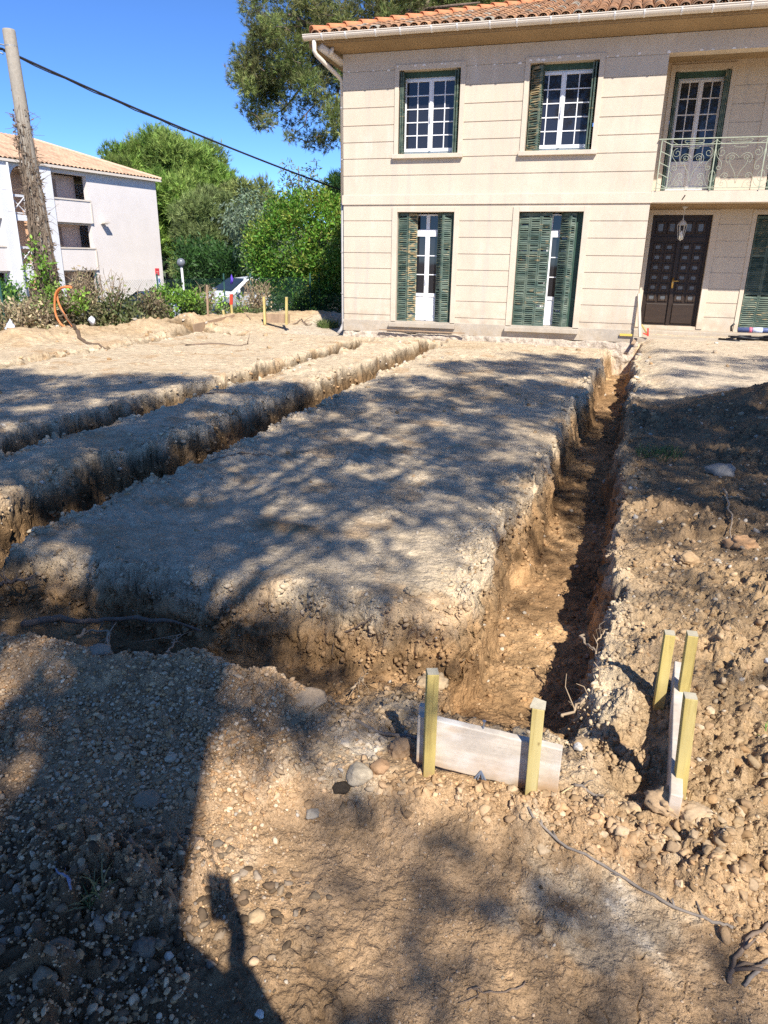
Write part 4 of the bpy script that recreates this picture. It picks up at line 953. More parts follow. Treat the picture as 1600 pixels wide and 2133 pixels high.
# roof of rolled tiles
pr = rad(20); ov = .32; EZb = EAVE+.08; ridge_run = 4.8
g = G(); n = 0
xs_ = np.arange(-12.4, 6.95, .068); sl = (ridge_run+ov)/math.cos(pr)
prof = .075*np.abs(np.sin((xs_+12.4)/.272*math.pi*1.0))**.7
V = []; rows = [(k*.36, o_) for k in range(int(sl/.36)+1) for o_ in (0, 1)]
Fc = []; Vr = []; Cr = []
rs2 = np.random.RandomState(5)
tone_t = rs2.rand(400, 60)
for ri, (s0, o_) in enumerate(rows):
    s_ = np.minimum(s0 + (.355 if o_ else 0), (6.85-xs_)/math.cos(pr)*1.0)
    s_ = np.maximum(s_, 0)
    yy = -ov + s_*math.cos(pr); zz = EZb + s_*math.sin(pr) + prof + (.0 if o_ else .022)
    Vr.append(np.stack([xs_, yy, zz+ZO], 1))
    kt = np.floor((xs_+12.4)/.272).astype(int)
    base = np.array([.47, .305, .20])*(.80+.4*tone_t[kt, ri//2])[:, None]; Cr.append(base)
nx = len(xs_)
for r_ in range(len(rows)-1):
    i = np.arange(nx-1); Fc.append(np.stack([r_*nx+i, r_*nx+i+1, (r_+1)*nx+i+1, (r_+1)*nx+i], 1))
npmesh('roof', np.concatenate(Vr), np.concatenate(Fc), mat('pale_tile', attr=True, rough=.9, noise=((6,.12,4),)), blk, np.concatenate(Cr), False)
g = G(); h_ = ridge_run+ov
g.add([(6.85,-ov,EZb+ZO-.02),(6.85,-ov+2*h_,EZb+ZO-.02),(6.85-h_,-ov+h_,EZb+h_*math.tan(pr)+ZO-.02)], [(0,1,2)]); g.add([(-12.4,-ov+2*h_,EZb+ZO),(6.85,-ov+2*h_,EZb+ZO),(6.85-h_,-ov+h_,EZb+h_*math.tan(pr)+ZO-.02),(-12.4,-ov+h_,EZb+h_*math.tan(pr)+ZO-.02)], [(0,1,2,3)])
g.build('rear_roof', MT['deck'] if 'deck' in MT else mat('rear_tile', (.45,.29,.19), .9), blk)
g = GB(); g.box(-12.3, 6.8, -ov+.04, .02, EAVE-.02, EAVE+.06); g.box(-12.4, 6.85, -ov, -ov+.04, EAVE-.04, EAVE+.09); bb(g, 'eaves_board', 'bcream')
g = G(); g.tube([(6.85, -ov, EZb+ZO+.05), (6.85-h_, -ov+h_, EZb+h_*math.tan(pr)+ZO+.04)], .10, 8); g.build('hip_tiles', mat('pale_hip', (.56,.40,.28), .9), blk)
g = GB(); g.box(1.82, 2.14, -.30, 0, 3.27, 3.33); g.box(1.78, 2.2, -.42, -.16, 3.30, 3.40); bb(g, 'wall_lamp', 'bcream')
g = GB(); g.box(5.92, 6.26, -.03, 0, .36, .78); g.build('red_sign', mat('red_sign', (.62,.05,.06), .5), blk)
g = GB(); g.box(5.94, 6.30, -.03, 0, -.20, .20); ws = g.build('white_sign', mat('white_sign', (.70,.74,.82), .5), blk)
g = GB(); g.box(6.12, 6.24, -.034, -.03, -.10, .14); g.build('blue_mark', mat('sign_blue', (.05,.10,.35), .5), ws)
g = GB(); g.box(6.0, 6.18, -.034, -.03, .55, .60); g.box(6.0, 6.18, -.034, -.03, .47, .50); g.build('sign_lines', mat('sign_pale', (.75,.35,.33), .5), blk)

# ================================================================== POLE AND CABLE
px0, py0 = -11.22, 13.0
pz0 = float(gz(px0, py0)[0])
pole = empty('utility_pole', (px0, py0, pz0), 'weathered round wooden pole wrapped in dead ivy stems, carrying the cable', 'utility pole')
g = G(); ptop = 5.56
g.tube([(px0+.05, py0, pz0-.3), (px0+.02, py0, 1.8), (px0-.05, py0, 3.8), (px0-.09, py0, ptop-.03), (px0-.09, py0, ptop)], [.150, .142, .128, .116, .106], 18)
g.build('shaft', MT['pole'], pole, smooth=True)
g = G()
for q in (5.28, 4.55): g.tube([(px0-.085, py0, q-.012), (px0-.085, py0, q+.012)], .119, 16)
g.tube([(px0-.19, py0-.02, 5.30), (px0-.34, py0-.05, 5.33), (px0-.36, py0-.05, 5.20), (px0-.27, py0-.03, 5.16)], .014, 6)
g.build('cable_bracket', mat('galvanised', (.38,.38,.37), .5, metal=.6), pole)
# dead stems round the shaft
rs = np.random.RandomState(17); g = G(); rad_of = lambda z: .152-.009*z
for k in range(150):
    z0 = pz0+rs.rand()*1.0-.2; z1 = min(4.55, z0+.6+rs.rand()*3.6); a = rs.rand()*2*math.pi; n = 10
    if rs.rand() < .35: z0 = 1.0+rs.rand()*2; z1 = min(4.5, z0+.5+rs.rand()*1.2)
    da = rs.uniform(-.9, .9); pts = []
    for t in np.linspace(0, 1, n):
        z = z0+(z1-z0)*t; r_ = rad_of(z)+.02+.07*rs.rand()*(1.25-z/4.8)
        aa = a+da*t+.15*rs.randn(); pts.append((px0+.02-.025*z+r_*math.cos(aa), py0+r_*math.sin(aa), z))
    r0 = .005+.014*rs.rand()**2; g.tube(pts, [r0*(1-.6*t) for t in np.linspace(0, 1, n)], 5)
for k in range(160):                                     # twigs standing off
    z = pz0+.2+rs.rand()**.8*4.0; a = rs.rand()*2*math.pi; r_ = rad_of(z)+.05; p = np.array([px0+.02-.025*z+r_*math.cos(a), py0+r_*math.sin(a), z])
    d = np.array([math.cos(a)*1.2, math.sin(a)*1.2, rs.uniform(-.5, .8)]); L = .08+.30*rs.rand()**2*(1.3-z/5)
    g.tube([p, p+d*L*.5+rs.randn(3)*.02, p+d*L+rs.randn(3)*.04], [.005, .004, .002], 4)
ivy = g.build('dead_ivy', mat('dead_ivy', (.19,.145,.105), .95, noise=((8,.4,5),)), None, smooth=True); 
ivc = [(px0+.02-.025*z+.13*math.cos(a), py0+.13*math.sin(a), z, .10*(1.25-z/5.5)*(.7+.6*rs.rand())) for z, a in zip(pz0+.1+rs.rand(150)**.85*4.1, rs.rand(150)*6.28)]
IVC = ivc
tag(ivy, 'bare brown dead ivy stems clinging round the wooden pole', 'climbing plant')
# overhead cable: pole -> beyond the villa's left edge
cab = G(); P0 = np.array([px0-.20, py0-.10, 5.22]); P1 = np.array([-6.35, 19.0, 3.20])
q1 = ony(712, 384, 18.5); P1 = q1 + (q1-P0)/np.linalg.norm(q1-P0)*3.0
pts = []
for t in np.linspace(0, 1, 40): p = P0+(P1-P0)*t; p[2] -= .34*4*t*(1-t)*.5; pts.append(p)
cab.tube(pts, .021, 6); cab.tube([P0, P0+np.array([-1.5, -.9, .18]), P0+np.array([-4, -2.4, .6])], .024, 6)
tw = [pts[i]+np.array([0, 0, -.03+.012*math.sin(i*1.9)]) for i in range(0, 14)]; cab.tube(tw, .012, 5)
tag(cab.build('overhead_cable', MT['cable'], None, smooth=True), 'black overhead cable sagging from the wooden pole to behind the villa', 'cable')

# ================================================================== FENCE
fence = empty('wire_fence', (-11.0, 15.0, -.2), 'green chain link fence overgrown with creepers behind the bank of soil', 'fence')
MT['fence'] = mat('green_wire', (.035,.10,.085), .55)
def along(P, step, off=0.0):
    out = []
    for (ax, ay), (bx, by) in zip(P[:-1], P[1:]):
        L = math.hypot(bx-ax, by-ay); k = 0
        while k*step < L-1e-6: t = k*step/L; out.append((ax+(bx-ax)*t, ay+(by-ay)*t, (bx-ax)/L, (by-ay)/L)); k += 1
    return out
FP = [(x-.25, y+.05) for x, y in FENCE[1:7]]
for x, y, ux, uy in along(FP, 2.3):
    g = G(); z = float(gz(x, y)[0]); g.tube([(x, y, z-.3), (x, y, z+1.12)], .022, 8); g.build('post', MT['fence'], fence)
vs, fs2 = [], []
for x, y, ux, uy in along(FP, .065):
    for s_ in (1, -1):
        z = -.15
        a = np.array([x, y, z+.0]); b = a+np.array([ux*s_*1.15, uy*s_*1.15, 1.15]); w_ = np.array([0, 0, .0022]); n = len(vs)
        vs += [a-w_, b-w_, b+w_, a+w_]; fs2.append((n, n+1, n+2, n+3))
npmesh('wire_mesh', np.array(vs), np.array(fs2), MT['fence'], fence)

# ================================================================== PARKED CARS behind the fence
def car(name, loc, rz, paint, label):
    c = empty(name, loc, label, 'car', rz=rz)
    # side profile (x forward, z up), lofted across the width
    prof = [(2.02,.38,.80),(2.06,.58,.84),(1.95,.74,.84),(1.35,.88,.84),(.92,.95,.83),(.18,1.42,.64),(-.55,1.50,.62),(-1.25,1.44,.62),(-1.75,1.05,.80),(-1.95,.90,.82),(-1.98,.45,.82)]
    n = len(prof); V = []; Fv = []
    ws_ = [-1, -.88, -.4, .4, .88, 1]
    for wv in ws_:
        for x, z, hw in prof:
            k = 1 if abs(wv) < .95 else .90
            V.append((x if abs(wv) < .95 else x*.985, wv*hw, .30+(z-.30)*k))
    for a in range(len(ws_)-1):
        for i in range(n-1): Fv.append((a*n+i, a*n+i+1, (a+1)*n+i+1, (a+1)*n+i))
    Fv += [tuple(range(n)), tuple(range(5*n, 6*n))[::-1]]
    Fv += [tuple(a*n for a in range(6))[::-1], tuple(a*n+n-1 for a in range(6))]
    body = G().add(V, Fv); body.build('body', paint, c, bevel=.03, smooth=True)
    gl = G()
    gl.add([(.86,-.72,1.0),(.86,.72,1.0),(.20,.58,1.415),(.20,-.58,1.415)], [(0,1,2,3)]); 
    ob = gl.build('windscreen', MT['glass'], c); ob.location = (.035, 0, .03)
    for s_ in (1, -1):
        g = G(); g.add([(.72, s_*.835, .98), (-1.45, s_*.83, .98), (-1.15, s_*.66, 1.38), (.12, s_*.66, 1.38)], [(0,1,2,3)]); g.build('side_window', MT['glass'], c)
        g = G(); g.obox((2.0, s_*.62, .68), (.06, 0, 0), (0, .16, 0), (.0, 0, .07)); g.build('headlight', mat('headlight', (.5,.52,.55), .1, spec=.8), c, bevel=.02)
        g = G(); g.obox((.72, s_*.93, 1.0), (.05, 0, 0), (0, .07, 0), (0, 0, .06)); g.build('wing_mirror', paint, c, bevel=.02)
        for wx_ in (1.28, -1.30):
            g = G(); g.prism([(.31*math.cos(t), .31*math.sin(t)) for t in np.linspace(0, 2*math.pi, 20, endpoint=False)], lambda u, v, t: (wx_+u, t, .31+v), s_*.68, s_*.86); wh = g.build('wheel', MT['cable'], c)
            g = G(); g.prism([(.19*math.cos(t), .19*math.sin(t)) for t in np.linspace(0, 2*math.pi, 14, endpoint=False)], lambda u, v, t: (wx_+u, t, .31+v), s_*.855, s_*.872); g.build('rim', MT['zinc'], wh)
    g = G(); g.obox((2.075, 0, .62), (.012, 0, 0), (0, .36, 0), (0, 0, .07)); g.obox((2.06, 0, .42), (.02, 0, 0), (0, .62, 0), (0, 0, .06)); g.build('grille', MT['cable'], c)
    g = G(); g.obox((2.105, 0, .50), (.006, 0, 0), (0, .26, 0), (0, 0, .055)); g.build('number_plate', MT['white'], c)
    return c
cp = ony(472, 640, 25.5); car('parked_car', (float(cp[0])+.25, float(cp[1])+.9, -.66), rad(238), mat('white_paint', (.75,.77,.80), .25, spec=.5), 'white hatchback parked behind the overgrown wire fence')
cp = ony(300, 650, 21.0); car('parked_car', (float(cp[0])-.2, float(cp[1])+1.0, -1.02), rad(168), mat('dark_blue_paint', (.030,.045,.085), .22, spec=.5), 'dark blue car, only its roof showing over the bushes below the apartment block')
# small white and blue cabinet at the fence
cp = ony(366, 640, 18.2); cab_ = empty('utility_cabinet', (float(cp[0]), float(cp[1]), -.4), 'narrow white and blue metal cabinet among the creepers on the fence', 'cabinet')
g = G(); x, y = cp[0], cp[1]; g.box(x-.09, x+.09, y-.1, y+.1, -.4, .62); g.build('case', mat('pale_blue_metal', (.55,.62,.72), .45), cab_, bevel=.01)
g = G(); g.box(x+.05, x+.092, y-.105, y-.1, -.1, .5); g.build('stripe', mat('navy', (.03,.05,.12), .5), cab_)
# globe lamp by the pines
lp = ony(380, 580, 33.0); lampo = empty('street_lamp', (float(lp[0]), 33.0, -1.3), 'globe lamp on a pale post in front of the pine trunk', 'street lamp')
zt_ = float(ony(380, 547, 33.0)[2]); xl = float(lp[0])
g = G(); g.tube([(xl+.06, 33, -1.3), (xl, 33, zt_-.18)], .06, 10); g.build('post', mat('pale_post', (.6,.6,.6), .5), lampo, smooth=True)
g = G(); g.lathe((xl, 33, zt_), [(.05,-.20),(.15,-.15),(.20,-.05),(.205,.03),(.165,.135),(.075,.195),(.015,.21)], 18); g.build('globe', mat('grey_globe', (.17,.185,.21), .25, spec=.5), lampo, smooth=True)
# arm of a road lamp over the trees
lp = ony(690, 402, 34.0); rl_ = empty('road_lamp', (float(lp[0])+1.5, 34.0, -1.3), 'dark road lamp head showing above the bushes at the villa corner', 'street lamp')
g = G(); X0 = float(lp[0]); Z0 = float(lp[2]); g.tube([(X0+1.5, 34, -1.3), (X0+1.5, 34, Z0-.3), (X0+1.2, 34, Z0+.02), (X0+.2, 34, Z0)], .05, 8); g.build('post', MT['zinc'], rl_, smooth=True)
g = G(); g.obox((X0-.1, 34, Z0), (.42, 0, .0), (0, .12, 0), (0, 0, .05)); g.build('lamp_head', mat('dark_metal', (.06,.065,.07), .4), rl_, bevel=.03)
# ================================================================== THINGS ON THE SITE
def stick(name, pts, r0, r1, m, label, cat, wob=.006, n=16, seed=0, twigs=0, lift=.004, group=None, ground=True):
    rs = np.random.RandomState(seed); P = np.array([(p[0], p[1]) for p in pts], float)
    t = np.linspace(0, len(P)-1, n); i = np.minimum(t.astype(int), len(P)-2); f = (t-i)[:, None]
    xy = P[i]*(1-f)+P[i+1]*f + rs.randn(n, 2)*wob
    dz = np.interp(t, range(len(pts)), [p[2] if len(p) > 2 else 0 for p in pts])
    z = (gz(xy[:, 0], xy[:, 1]) if ground else 0) + dz + lift
    if ground and n > 6: z = np.maximum(z, np.convolve(np.pad(z, 2, 'edge'), np.ones(5)/5, 'valid'))
    g = G(); pts3 = np.stack([xy[:, 0], xy[:, 1], z], 1)
    rr = np.linspace(r0, r1, n)*(1+.07*rs.randn(n)); g.tube(pts3, np.clip(rr, .0008, 1), 7)
    for k in range(twigs):
        j = rs.randint(1, n-1); d = rs.randn(3); d[2] = abs(d[2])*.5; d /= np.linalg.norm(d); L = (.03+.10*rs.rand())*r0/.006
        g.tube([pts3[j], pts3[j]+d*L*.5+rs.randn(3)*.006, pts3[j]+d*L+rs.randn(3)*.012], [r1*.9, r1*.7, r1*.3], 5)
    return tag(g.build(name, m, None, smooth=True), label, cat, group)
def zpt(px, py, z=0.0): p = onz(px, py, z); return (p[0], p[1])

def stake_geo(g, base, top, w=.036, yaw=0.0, cut=None):
    b, t = np.array(base, float), np.array(top, float)
    ax = np.array([math.cos(yaw), math.sin(yaw), 0])*w/2; d = (t-b); ay = np.cross(d/np.linalg.norm(d), ax)
    return g.obox((b+t)/2, ax, ay, d/2)
def stake(parent, base, top, w=.036, yaw=0.0, label=None, m='stake'):
    o = stake_geo(G(), base, top, w, yaw).build('stake', MT[m], parent, bevel=.0025)
    if label: o['label'] = label
    b, t = np.array(base, float), np.array(top, float); d = (t-b)/np.linalg.norm(t-b)
    stake_geo(G(), t+d*.0002, t+d*.003, w*.94, yaw).build('end_grain', MT['stakeend'], o)
    return o
# --- front profile board
pb = empty('profile_board', (-.18, 1.82, 0.0), 'whitish plank nailed between two yellow stakes at the near end of the trench', 'profile board', 'profile boards set out around the trenches')
def plank(g, a, b, top_a, top_b, h, th, ny, chip=0):
    """upright plank from a to b (plan), thickness th to +n side"""
    a, b = np.array(a, float), np.array(b, float); d = (b-a)/np.linalg.norm(b-a); n = np.array([-d[1], d[0]])*ny
    rs = np.random.RandomState(5); N = 14; vs = []
    for k in range(N+1):
        p = a+(b-a)*k/N; zt = top_a+(top_b-top_a)*k/N + .0005*rs.randn(); zb = zt-h+.0008*rs.randn()
        for o_, ins in ((0, .004), (th, .004)):
            q = p+n*o_
            vs += [(q[0], q[1], zb), (q[0], q[1], zt-ins*0)]
    fs = []
    for k in range(N):
        i, j = k*4, (k+1)*4
        fs += [(i, j, j+1, i+1), (i+2, i+3, j+3, j+2), (i+1, j+1, j+3, i+3), (i, i+2, j+2, j)]
    fs += [(0, 1, 3, 2), (N*4, N*4+2, N*4+3, N*4+1)]
    return g.add(vs, fs)
g = plank(G(), (-.412, 1.836), (.036, 1.836), .215, .192, .175, .027, 1)
plk = g.build('plank', MT['board'], pb, bevel=.003)
stake(pb, (-.366, 1.817, -.12), (-.366, 1.817, .397), .036, .35)
stake(pb, (-.040, 1.814, -.14), (-.046, 1.814, .346), .036, .03)
g = G(); g.add([(-.070, 1.796, .3465), (-.026, 1.796, .3465), (-.026, 1.834, .3465), (-.062, 1.840, .3465), (-.070, 1.796, .353), (-.026, 1.796, .352), (-.026, 1.834, .352), (-.062, 1.840, .356)], [(0,3,2,1),(4,5,6,7),(0,1,5,4),(1,2,6,5),(2,3,7,6),(3,0,4,7)]); g.build('splintered_top', MT['stakeend'], pb)
g = G(); g.tube([(-.206, 1.851, .20), (-.204, 1.849, .232)], .0028, 6); g.tube([(-.204, 1.849, .232), (-.204, 1.849, .2345)], .006, 8)
g.build('nail', mat('nail_steel', (.30,.34,.42), .4, metal=.8), pb)
g = G(); n0 = ony(1002, 1605, 1.834); c0 = np.array([n0[0], 1.832, n0[2]])
for a in (-75, -105, -60, -120): g.bar(c0+np.array([.02*math.cos(rad(90+(a+90)*.3)), 0, .0])*0, c0+np.array([.035*math.cos(rad(a)), -.003, .035*math.sin(rad(a))]), .004, .004)
g.build('bent_nails', mat('grey_mark', (.16,.19,.25), .6), pb)
# small offcut standing behind the left end
g = G(); g.obox((-.404, 1.873, .12), (.011, 0, 0), (0, .011, 0), (0, 0, .115)); tag(g.build('wood_offcut', MT['board'], None, bevel=.002), 'thin upright offcut touching the left end of the whitish plank', 'wood offcut')
# --- right profile board, end on
pr_ = empty('profile_board', (.37, 2.1, 0.0), 'end-on plank with three yellow stakes beside the right bank of clods', 'profile board', 'profile boards set out around the trenches')
# plank runs along +Y; its left face is in shade, its top edge shows
g = plank(G(), (.352, 1.845), (.424, 2.60), .105, .125, .24, .034, -1); g.build('plank', MT['board'], pr_, bevel=.003)
stake(pr_, (.402, 1.93, -.15), (.377, 1.95, .378), .036, .05); stake(pr_, (.447, 2.42, -.15), (.433, 2.40, .352), .036, .05); stake(pr_, (.372, 2.45, -.15), (.366, 2.44, .322), .036, .05)
# --- far left profile boards
fb = empty('profile_board', (-8.5, 15.2, .1), 'low far plank with a red topped stake near the fence', 'profile board', 'profile boards set out around the trenches')
a, b = ony(405, 688, 14.3), ony(490, 664, 16.0); zt0, zt1 = float(ony(405, 676, 14.3)[2]), float(ony(490, 655, 16.0)[2])
g = plank(G(), (a[0], a[1]), (b[0], b[1]), zt0, zt1, .20, .03, 1); g.build('plank', MT['oldboard'], fb)
def px_stake(parent, x0, y0, x1, y1, Y, w=.05, m='stake', zb=-.1):
    p, q = ony(x0, y0, Y), ony(x1, y1, Y); return stake(parent, (p[0], Y, float(p[2])-.05), (q[0], Y, q[2]), w, .2, None, m)
px_stake(fb, 434, 668, 431, 594, 15.4, .042, 'oldboard'); px_stake(fb, 468, 662, 465, 646, 15.9, .045); r_ = px_stake(fb, 484, 658, 482, 632, 16.3, .05)
p, q = ony(482, 634, 16.3), ony(482, 613, 16.3); stake_geo(G(), (p[0], 16.3, p[2]), (q[0], 16.3, q[2]), .062, .2).build('red_top', mat('red_paint', (.72,.06,.03), .6), r_)
fb2 = empty('profile_board', (-7.4, 16.0, .0), 'low far plank between two plain yellow stakes near the villa corner', 'profile board', 'profile boards set out around the trenches')
a, b = ony(551, 670, 16.0), ony(598, 671, 16.0); g = plank(G(), (a[0]-.05, 16.03), (b[0]+.05, 16.03), float(ony(551, 654, 16)[2]), float(ony(598, 655, 16)[2]), .20, .03, 1); g.build('plank', MT['oldboard'], fb2)
px_stake(fb2, 552, 672, 550, 618, 15.98, .055); px_stake(fb2, 597, 672, 597, 619, 15.98, .055)

# --- single rocks and lumps that stand out
def rock(px, py, r, label, col, seed, z=0.0, flat=.7, sub=3, rough=.42, stretch=1.0, cat='rock', name='rock', group=None, m='stone'):
    crumb = 'clod' in label or 'block' in label or 'lump' in label and 'limestone' not in label
    if crumb: sub = 4; cat = 'soil clod'; name = 'soil_clod'
    p = onz(px, py, z); zz = float(gz(p[0], p[1])[0]); rs = np.random.RandomState(seed); v, fc = ico(sub); o = rs.rand(3)*90
    d = 1+rough*(vn3(v[:, 0]*1.4+o[0], v[:, 1]*1.4+o[1], v[:, 2]*1.4+o[2], 5)*2-1)+.4*rough*(vn3(v[:, 0]*3.5+o[0], v[:, 1]*3.5+o[1], v[:, 2]*3.5+o[2], 6)*2-1)+.18*rough*(vn3(v[:, 0]*9+o[0], v[:, 1]*9+o[1], v[:, 2]*9+o[2], 7)*2-1)
    if crumb:
        d = .72*np.ones(len(v))
        for s_, a_ in ((1.3, .42), (2.9, .30), (6.5, .20), (14, .10)): d = d + a_*np.abs(vn3(v[:, 0]*s_+o[0], v[:, 1]*s_+o[1], v[:, 2]*s_+o[2], 11)*2-1)
    q = v*d[:, None]
    for c in range(0 if crumb else 5):
        n = rs.randn(3); n /= np.linalg.norm(n); h = .68+.25*rs.rand(); e = q@n-h; q -= np.where(e > 0, e*.8, 0)[:, None]*n
    q = q*np.array([stretch, 1, flat])*r; a = rs.rand()*6.28; ca, sa = math.cos(a)*1, math.sin(a)
    if stretch == 1.0: q = np.stack([q[:, 0]*ca-q[:, 1]*sa, q[:, 0]*sa+q[:, 1]*ca, q[:, 2]], 1)
    q += np.array([p[0], p[1], zz+r*flat*.45])
    col_ = np.tile(np.array([col]), (len(q), 1))*(1+.12*(vn3(v[:, 0]*5, v[:, 1]*5, v[:, 2]*5, seed)*2-1))[:, None]
    return tag(npmesh(name, q, fc, MT[m], None, np.clip(col_, .02, .9), True), label, cat, group)
LIME = (.45,.37,.26)
rock(745, 1640, .040, 'pale rough limestone lump beside a dark hole left of the plank', LIME, 203, rough=.28, sub=4)
rock(712, 1655, .026, 'dark stone tucked against the left of the pale limestone lump', (.06,.045,.03), 4)
rock(790, 1630, .032, 'smooth brown stone touching the right of the pale limestone lump', (.36,.22,.12), 5)
rock(640, 1490, .062, 'flat cracked slab of dried soil on the gravel behind the limestone lump', (.42,.31,.20), 6, flat=.28)
rock(835, 1570, .038, 'brown clod leaning on the left stake of the whitish plank', (.30,.20,.12), 7, flat=.9)
rock(1385, 1692, .050, 'large brown clod at the foot of the end-on plank', (.42,.29,.17), 8)
rock(1440, 1715, .045, 'crumbly clod in front of the large brown clod', (.44,.32,.20), 9, rough=.6)
rock(1318, 1680, .030, 'light lump left of the end-on plank at the edge of its shadow', (.46,.33,.20), 10, rough=.6)
rock(650, 1685, .024, 'grey angular stone lying at the rim of the scraped strip', (.37,.32,.25), 12, flat=.5)
rock(210, 1385, .050, 'flat light grey stone on the near rim of the pit', (.34,.275,.20), 13, flat=.35)
rock(1430, 1180, .055, 'round tan clod alone on the sunlit right bank', (.40,.27,.15), 14)
rock(1548, 1125, .075, 'large orange clod on the right bank near the picture edge', (.42,.25,.13), 15, .1)
rock(1505, 960, .10, 'grey rock in the dark heap right of the grass tuft', (.28,.255,.22), 16, .15, .55)
rock(1300, 1545, .030, 'crumbly clod in the shaded rut left of the end-on plank', (.36,.25,.15), 18, rough=.6, flat=.8)
rock(1215, 1530, .038, 'low clod at the near tip of the right trench', (.41,.29,.17), 19, rough=.6)
rock(1205, 1555, .017, 'small white pebble below the near tip of the right trench', (.62,.58,.52), 20)
rock(310, 1680, .040, 'low crumbled sandy clod half buried in the gravel', (.30,.225,.15), 21, flat=.22)
rock(535, 1895, .022, 'rounded ochre stone right of the phone shaped shadow', (.45,.32,.18), 22)
rock(300, 1965, .026, 'rough grey brown lump by the blue twig', (.21,.165,.12), 24, rough=.55)
rock(125, 2000, .030, 'brown clod at the far lower left among dark earth', (.25,.18,.12), 25, rough=.55)
rock(540, 2090, .010, 'single white pebble in the sunlit gap of the shadow', (.66,.62,.54), 26)
rock(350, 1975, .013, 'small white rounded stone in the dark earth', (.62,.55,.44), 27)
rock(100, 2060, .028, 'sunlit tan stone at the lower left edge', (.34,.25,.16), 28, rough=.5)
rock(1590, 1420, .016, 'white stone on the right bank edge', (.6,.58,.54), 29)
# caved face blocks at the pad corner
rock(905, 1310, .07, 'lump breaking from the front corner of the central pad', (.42,.31,.19), 31, 0, .6, rough=.6)
rock(860, 1235, .04, 'small clods loosened on the pad rim above the near trench', (.43,.33,.21), 32, rough=.6)

# --- roots, branches, cables lying about
S_ = [zpt(*q, -.04) for q in ((1090, 1738), (1160, 1780), (1240, 1815), (1330, 1855), (1420, 1900), (1500, 1930), (1525, 1938))]
stick('branch', S_, .0034, .0046, MT['stick'], 'long thin grey branch lying across the sunlit foreground soil', 'branch', .003, 26, 1, 5, .004)
g1 = [zpt(735, 1518), zpt(790, 1528), zpt(868, 1540)]
stick('branch', g1, .0075, .0060, MT['stick'], 'short brown stick pointing at the left stake of the plank', 'branch', .002, 8, 2)
stick('twig', [zpt(1545, 2055, -.04), zpt(1570, 2030, -.04), zpt(1600, 2010, -.04), zpt(1640, 1995, -.04)], .004, .006, MT['stick'], 'brown twig entering at the lower right edge', 'twig', .003, 10, 3, 2)
stick('root', [zpt(1520, 2050, -.04), zpt(1535, 1990, -.04), zpt(1560, 1965, -.04), zpt(1610, 1935, -.04)], .005, .006, MT['root'], 'forked brown root at the right edge of the foreground', 'root', .004, 12, 4, 4)
stick('twig', [zpt(370, 1795), zpt(400, 1790), zpt(428, 1786)], .002, .0042, MT['root'], 'dark leaf-like twig at the rim of the big shadow', 'twig', .001, 6, 5)
stick('twig', [zpt(122, 1840), zpt(140, 1885), zpt(160, 1920)], .0022, .0028, mat('blue_twig', (.20,.23,.33), .8), 'bluish bare twig lying on the lower left gravel', 'twig', .001, 8, 6, 2, .012)
stick('twig', [zpt(970, 2060, -.04), zpt(1040, 2066, -.04), zpt(1095, 2050, -.04)], .0016, .0022, MT['root'], 'fine dark rootlet on the foreground soil', 'root', .003, 12, 7, 2)
# pit roots, left
def pitroot(pts, r0, r1, label, m, sd, z=-.26):
    P = [onz(x, y, zz) for x, y, zz in pts]
    n = 18; t = np.linspace(0, len(P)-1, n); i = np.minimum(t.astype(int), len(P)-2); f = (t-i)[:, None]; P = np.array(P)
    rs = np.random.RandomState(sd); q = P[i]*(1-f)+P[i+1]*f+rs.randn(n, 3)*.006; g = G(); g.tube(q, np.linspace(r0, r1, n)*(1+.15*rs.randn(n)), 7)
    for k in range(5):
        j = rs.randint(2, n-1); d = rs.randn(3)*.06; g.tube([q[j], q[j]+d*.6, q[j]+d+rs.randn(3)*.02], [r1*.8, r1*.5, r1*.25], 5)
    return tag(g.build('root', MT[m], None, smooth=True), label, 'root')
pitroot([(45,1298,-.10),(115,1286,-.14),(180,1296,-.18),(240,1288,-.18),(330,1292,-.16),(420,1312,-.16)], .017, .007, 'thick violet brown root crossing the pit', 'root', 1)
pitroot([(160,1322,-.12),(185,1316,-.16),(230,1312,-.16),(222,1330,-.12),(232,1358,.0)], .008, .005, 'thin pale forked root hanging over the near rim of the pit', 'root_pale', 2)
pitroot([(350,1360,-.05),(362,1338,-.14),(375,1325,-.16)], .004, .003, 'short pale rootlet at the right end of the pit', 'root_pale', 3)
pitroot([(0,1214,-.12),(30,1210,-.10),(70,1206,-.10)], .010, .006, 'root stub sticking from the bank at the left picture edge', 'root', 4)
pitroot([(680,1330,-.22),(735,1310,-.14),(780,1282,-.05)], .006, .003, 'straight dark twig leaning on the front bank of the pad', 'root', 5)
pitroot([(735,1435,-.15),(748,1418,-.12),(765,1402,-.10)], .004, .002, 'small pale rootlet on the slope of the near trench', 'root_pale', 6)
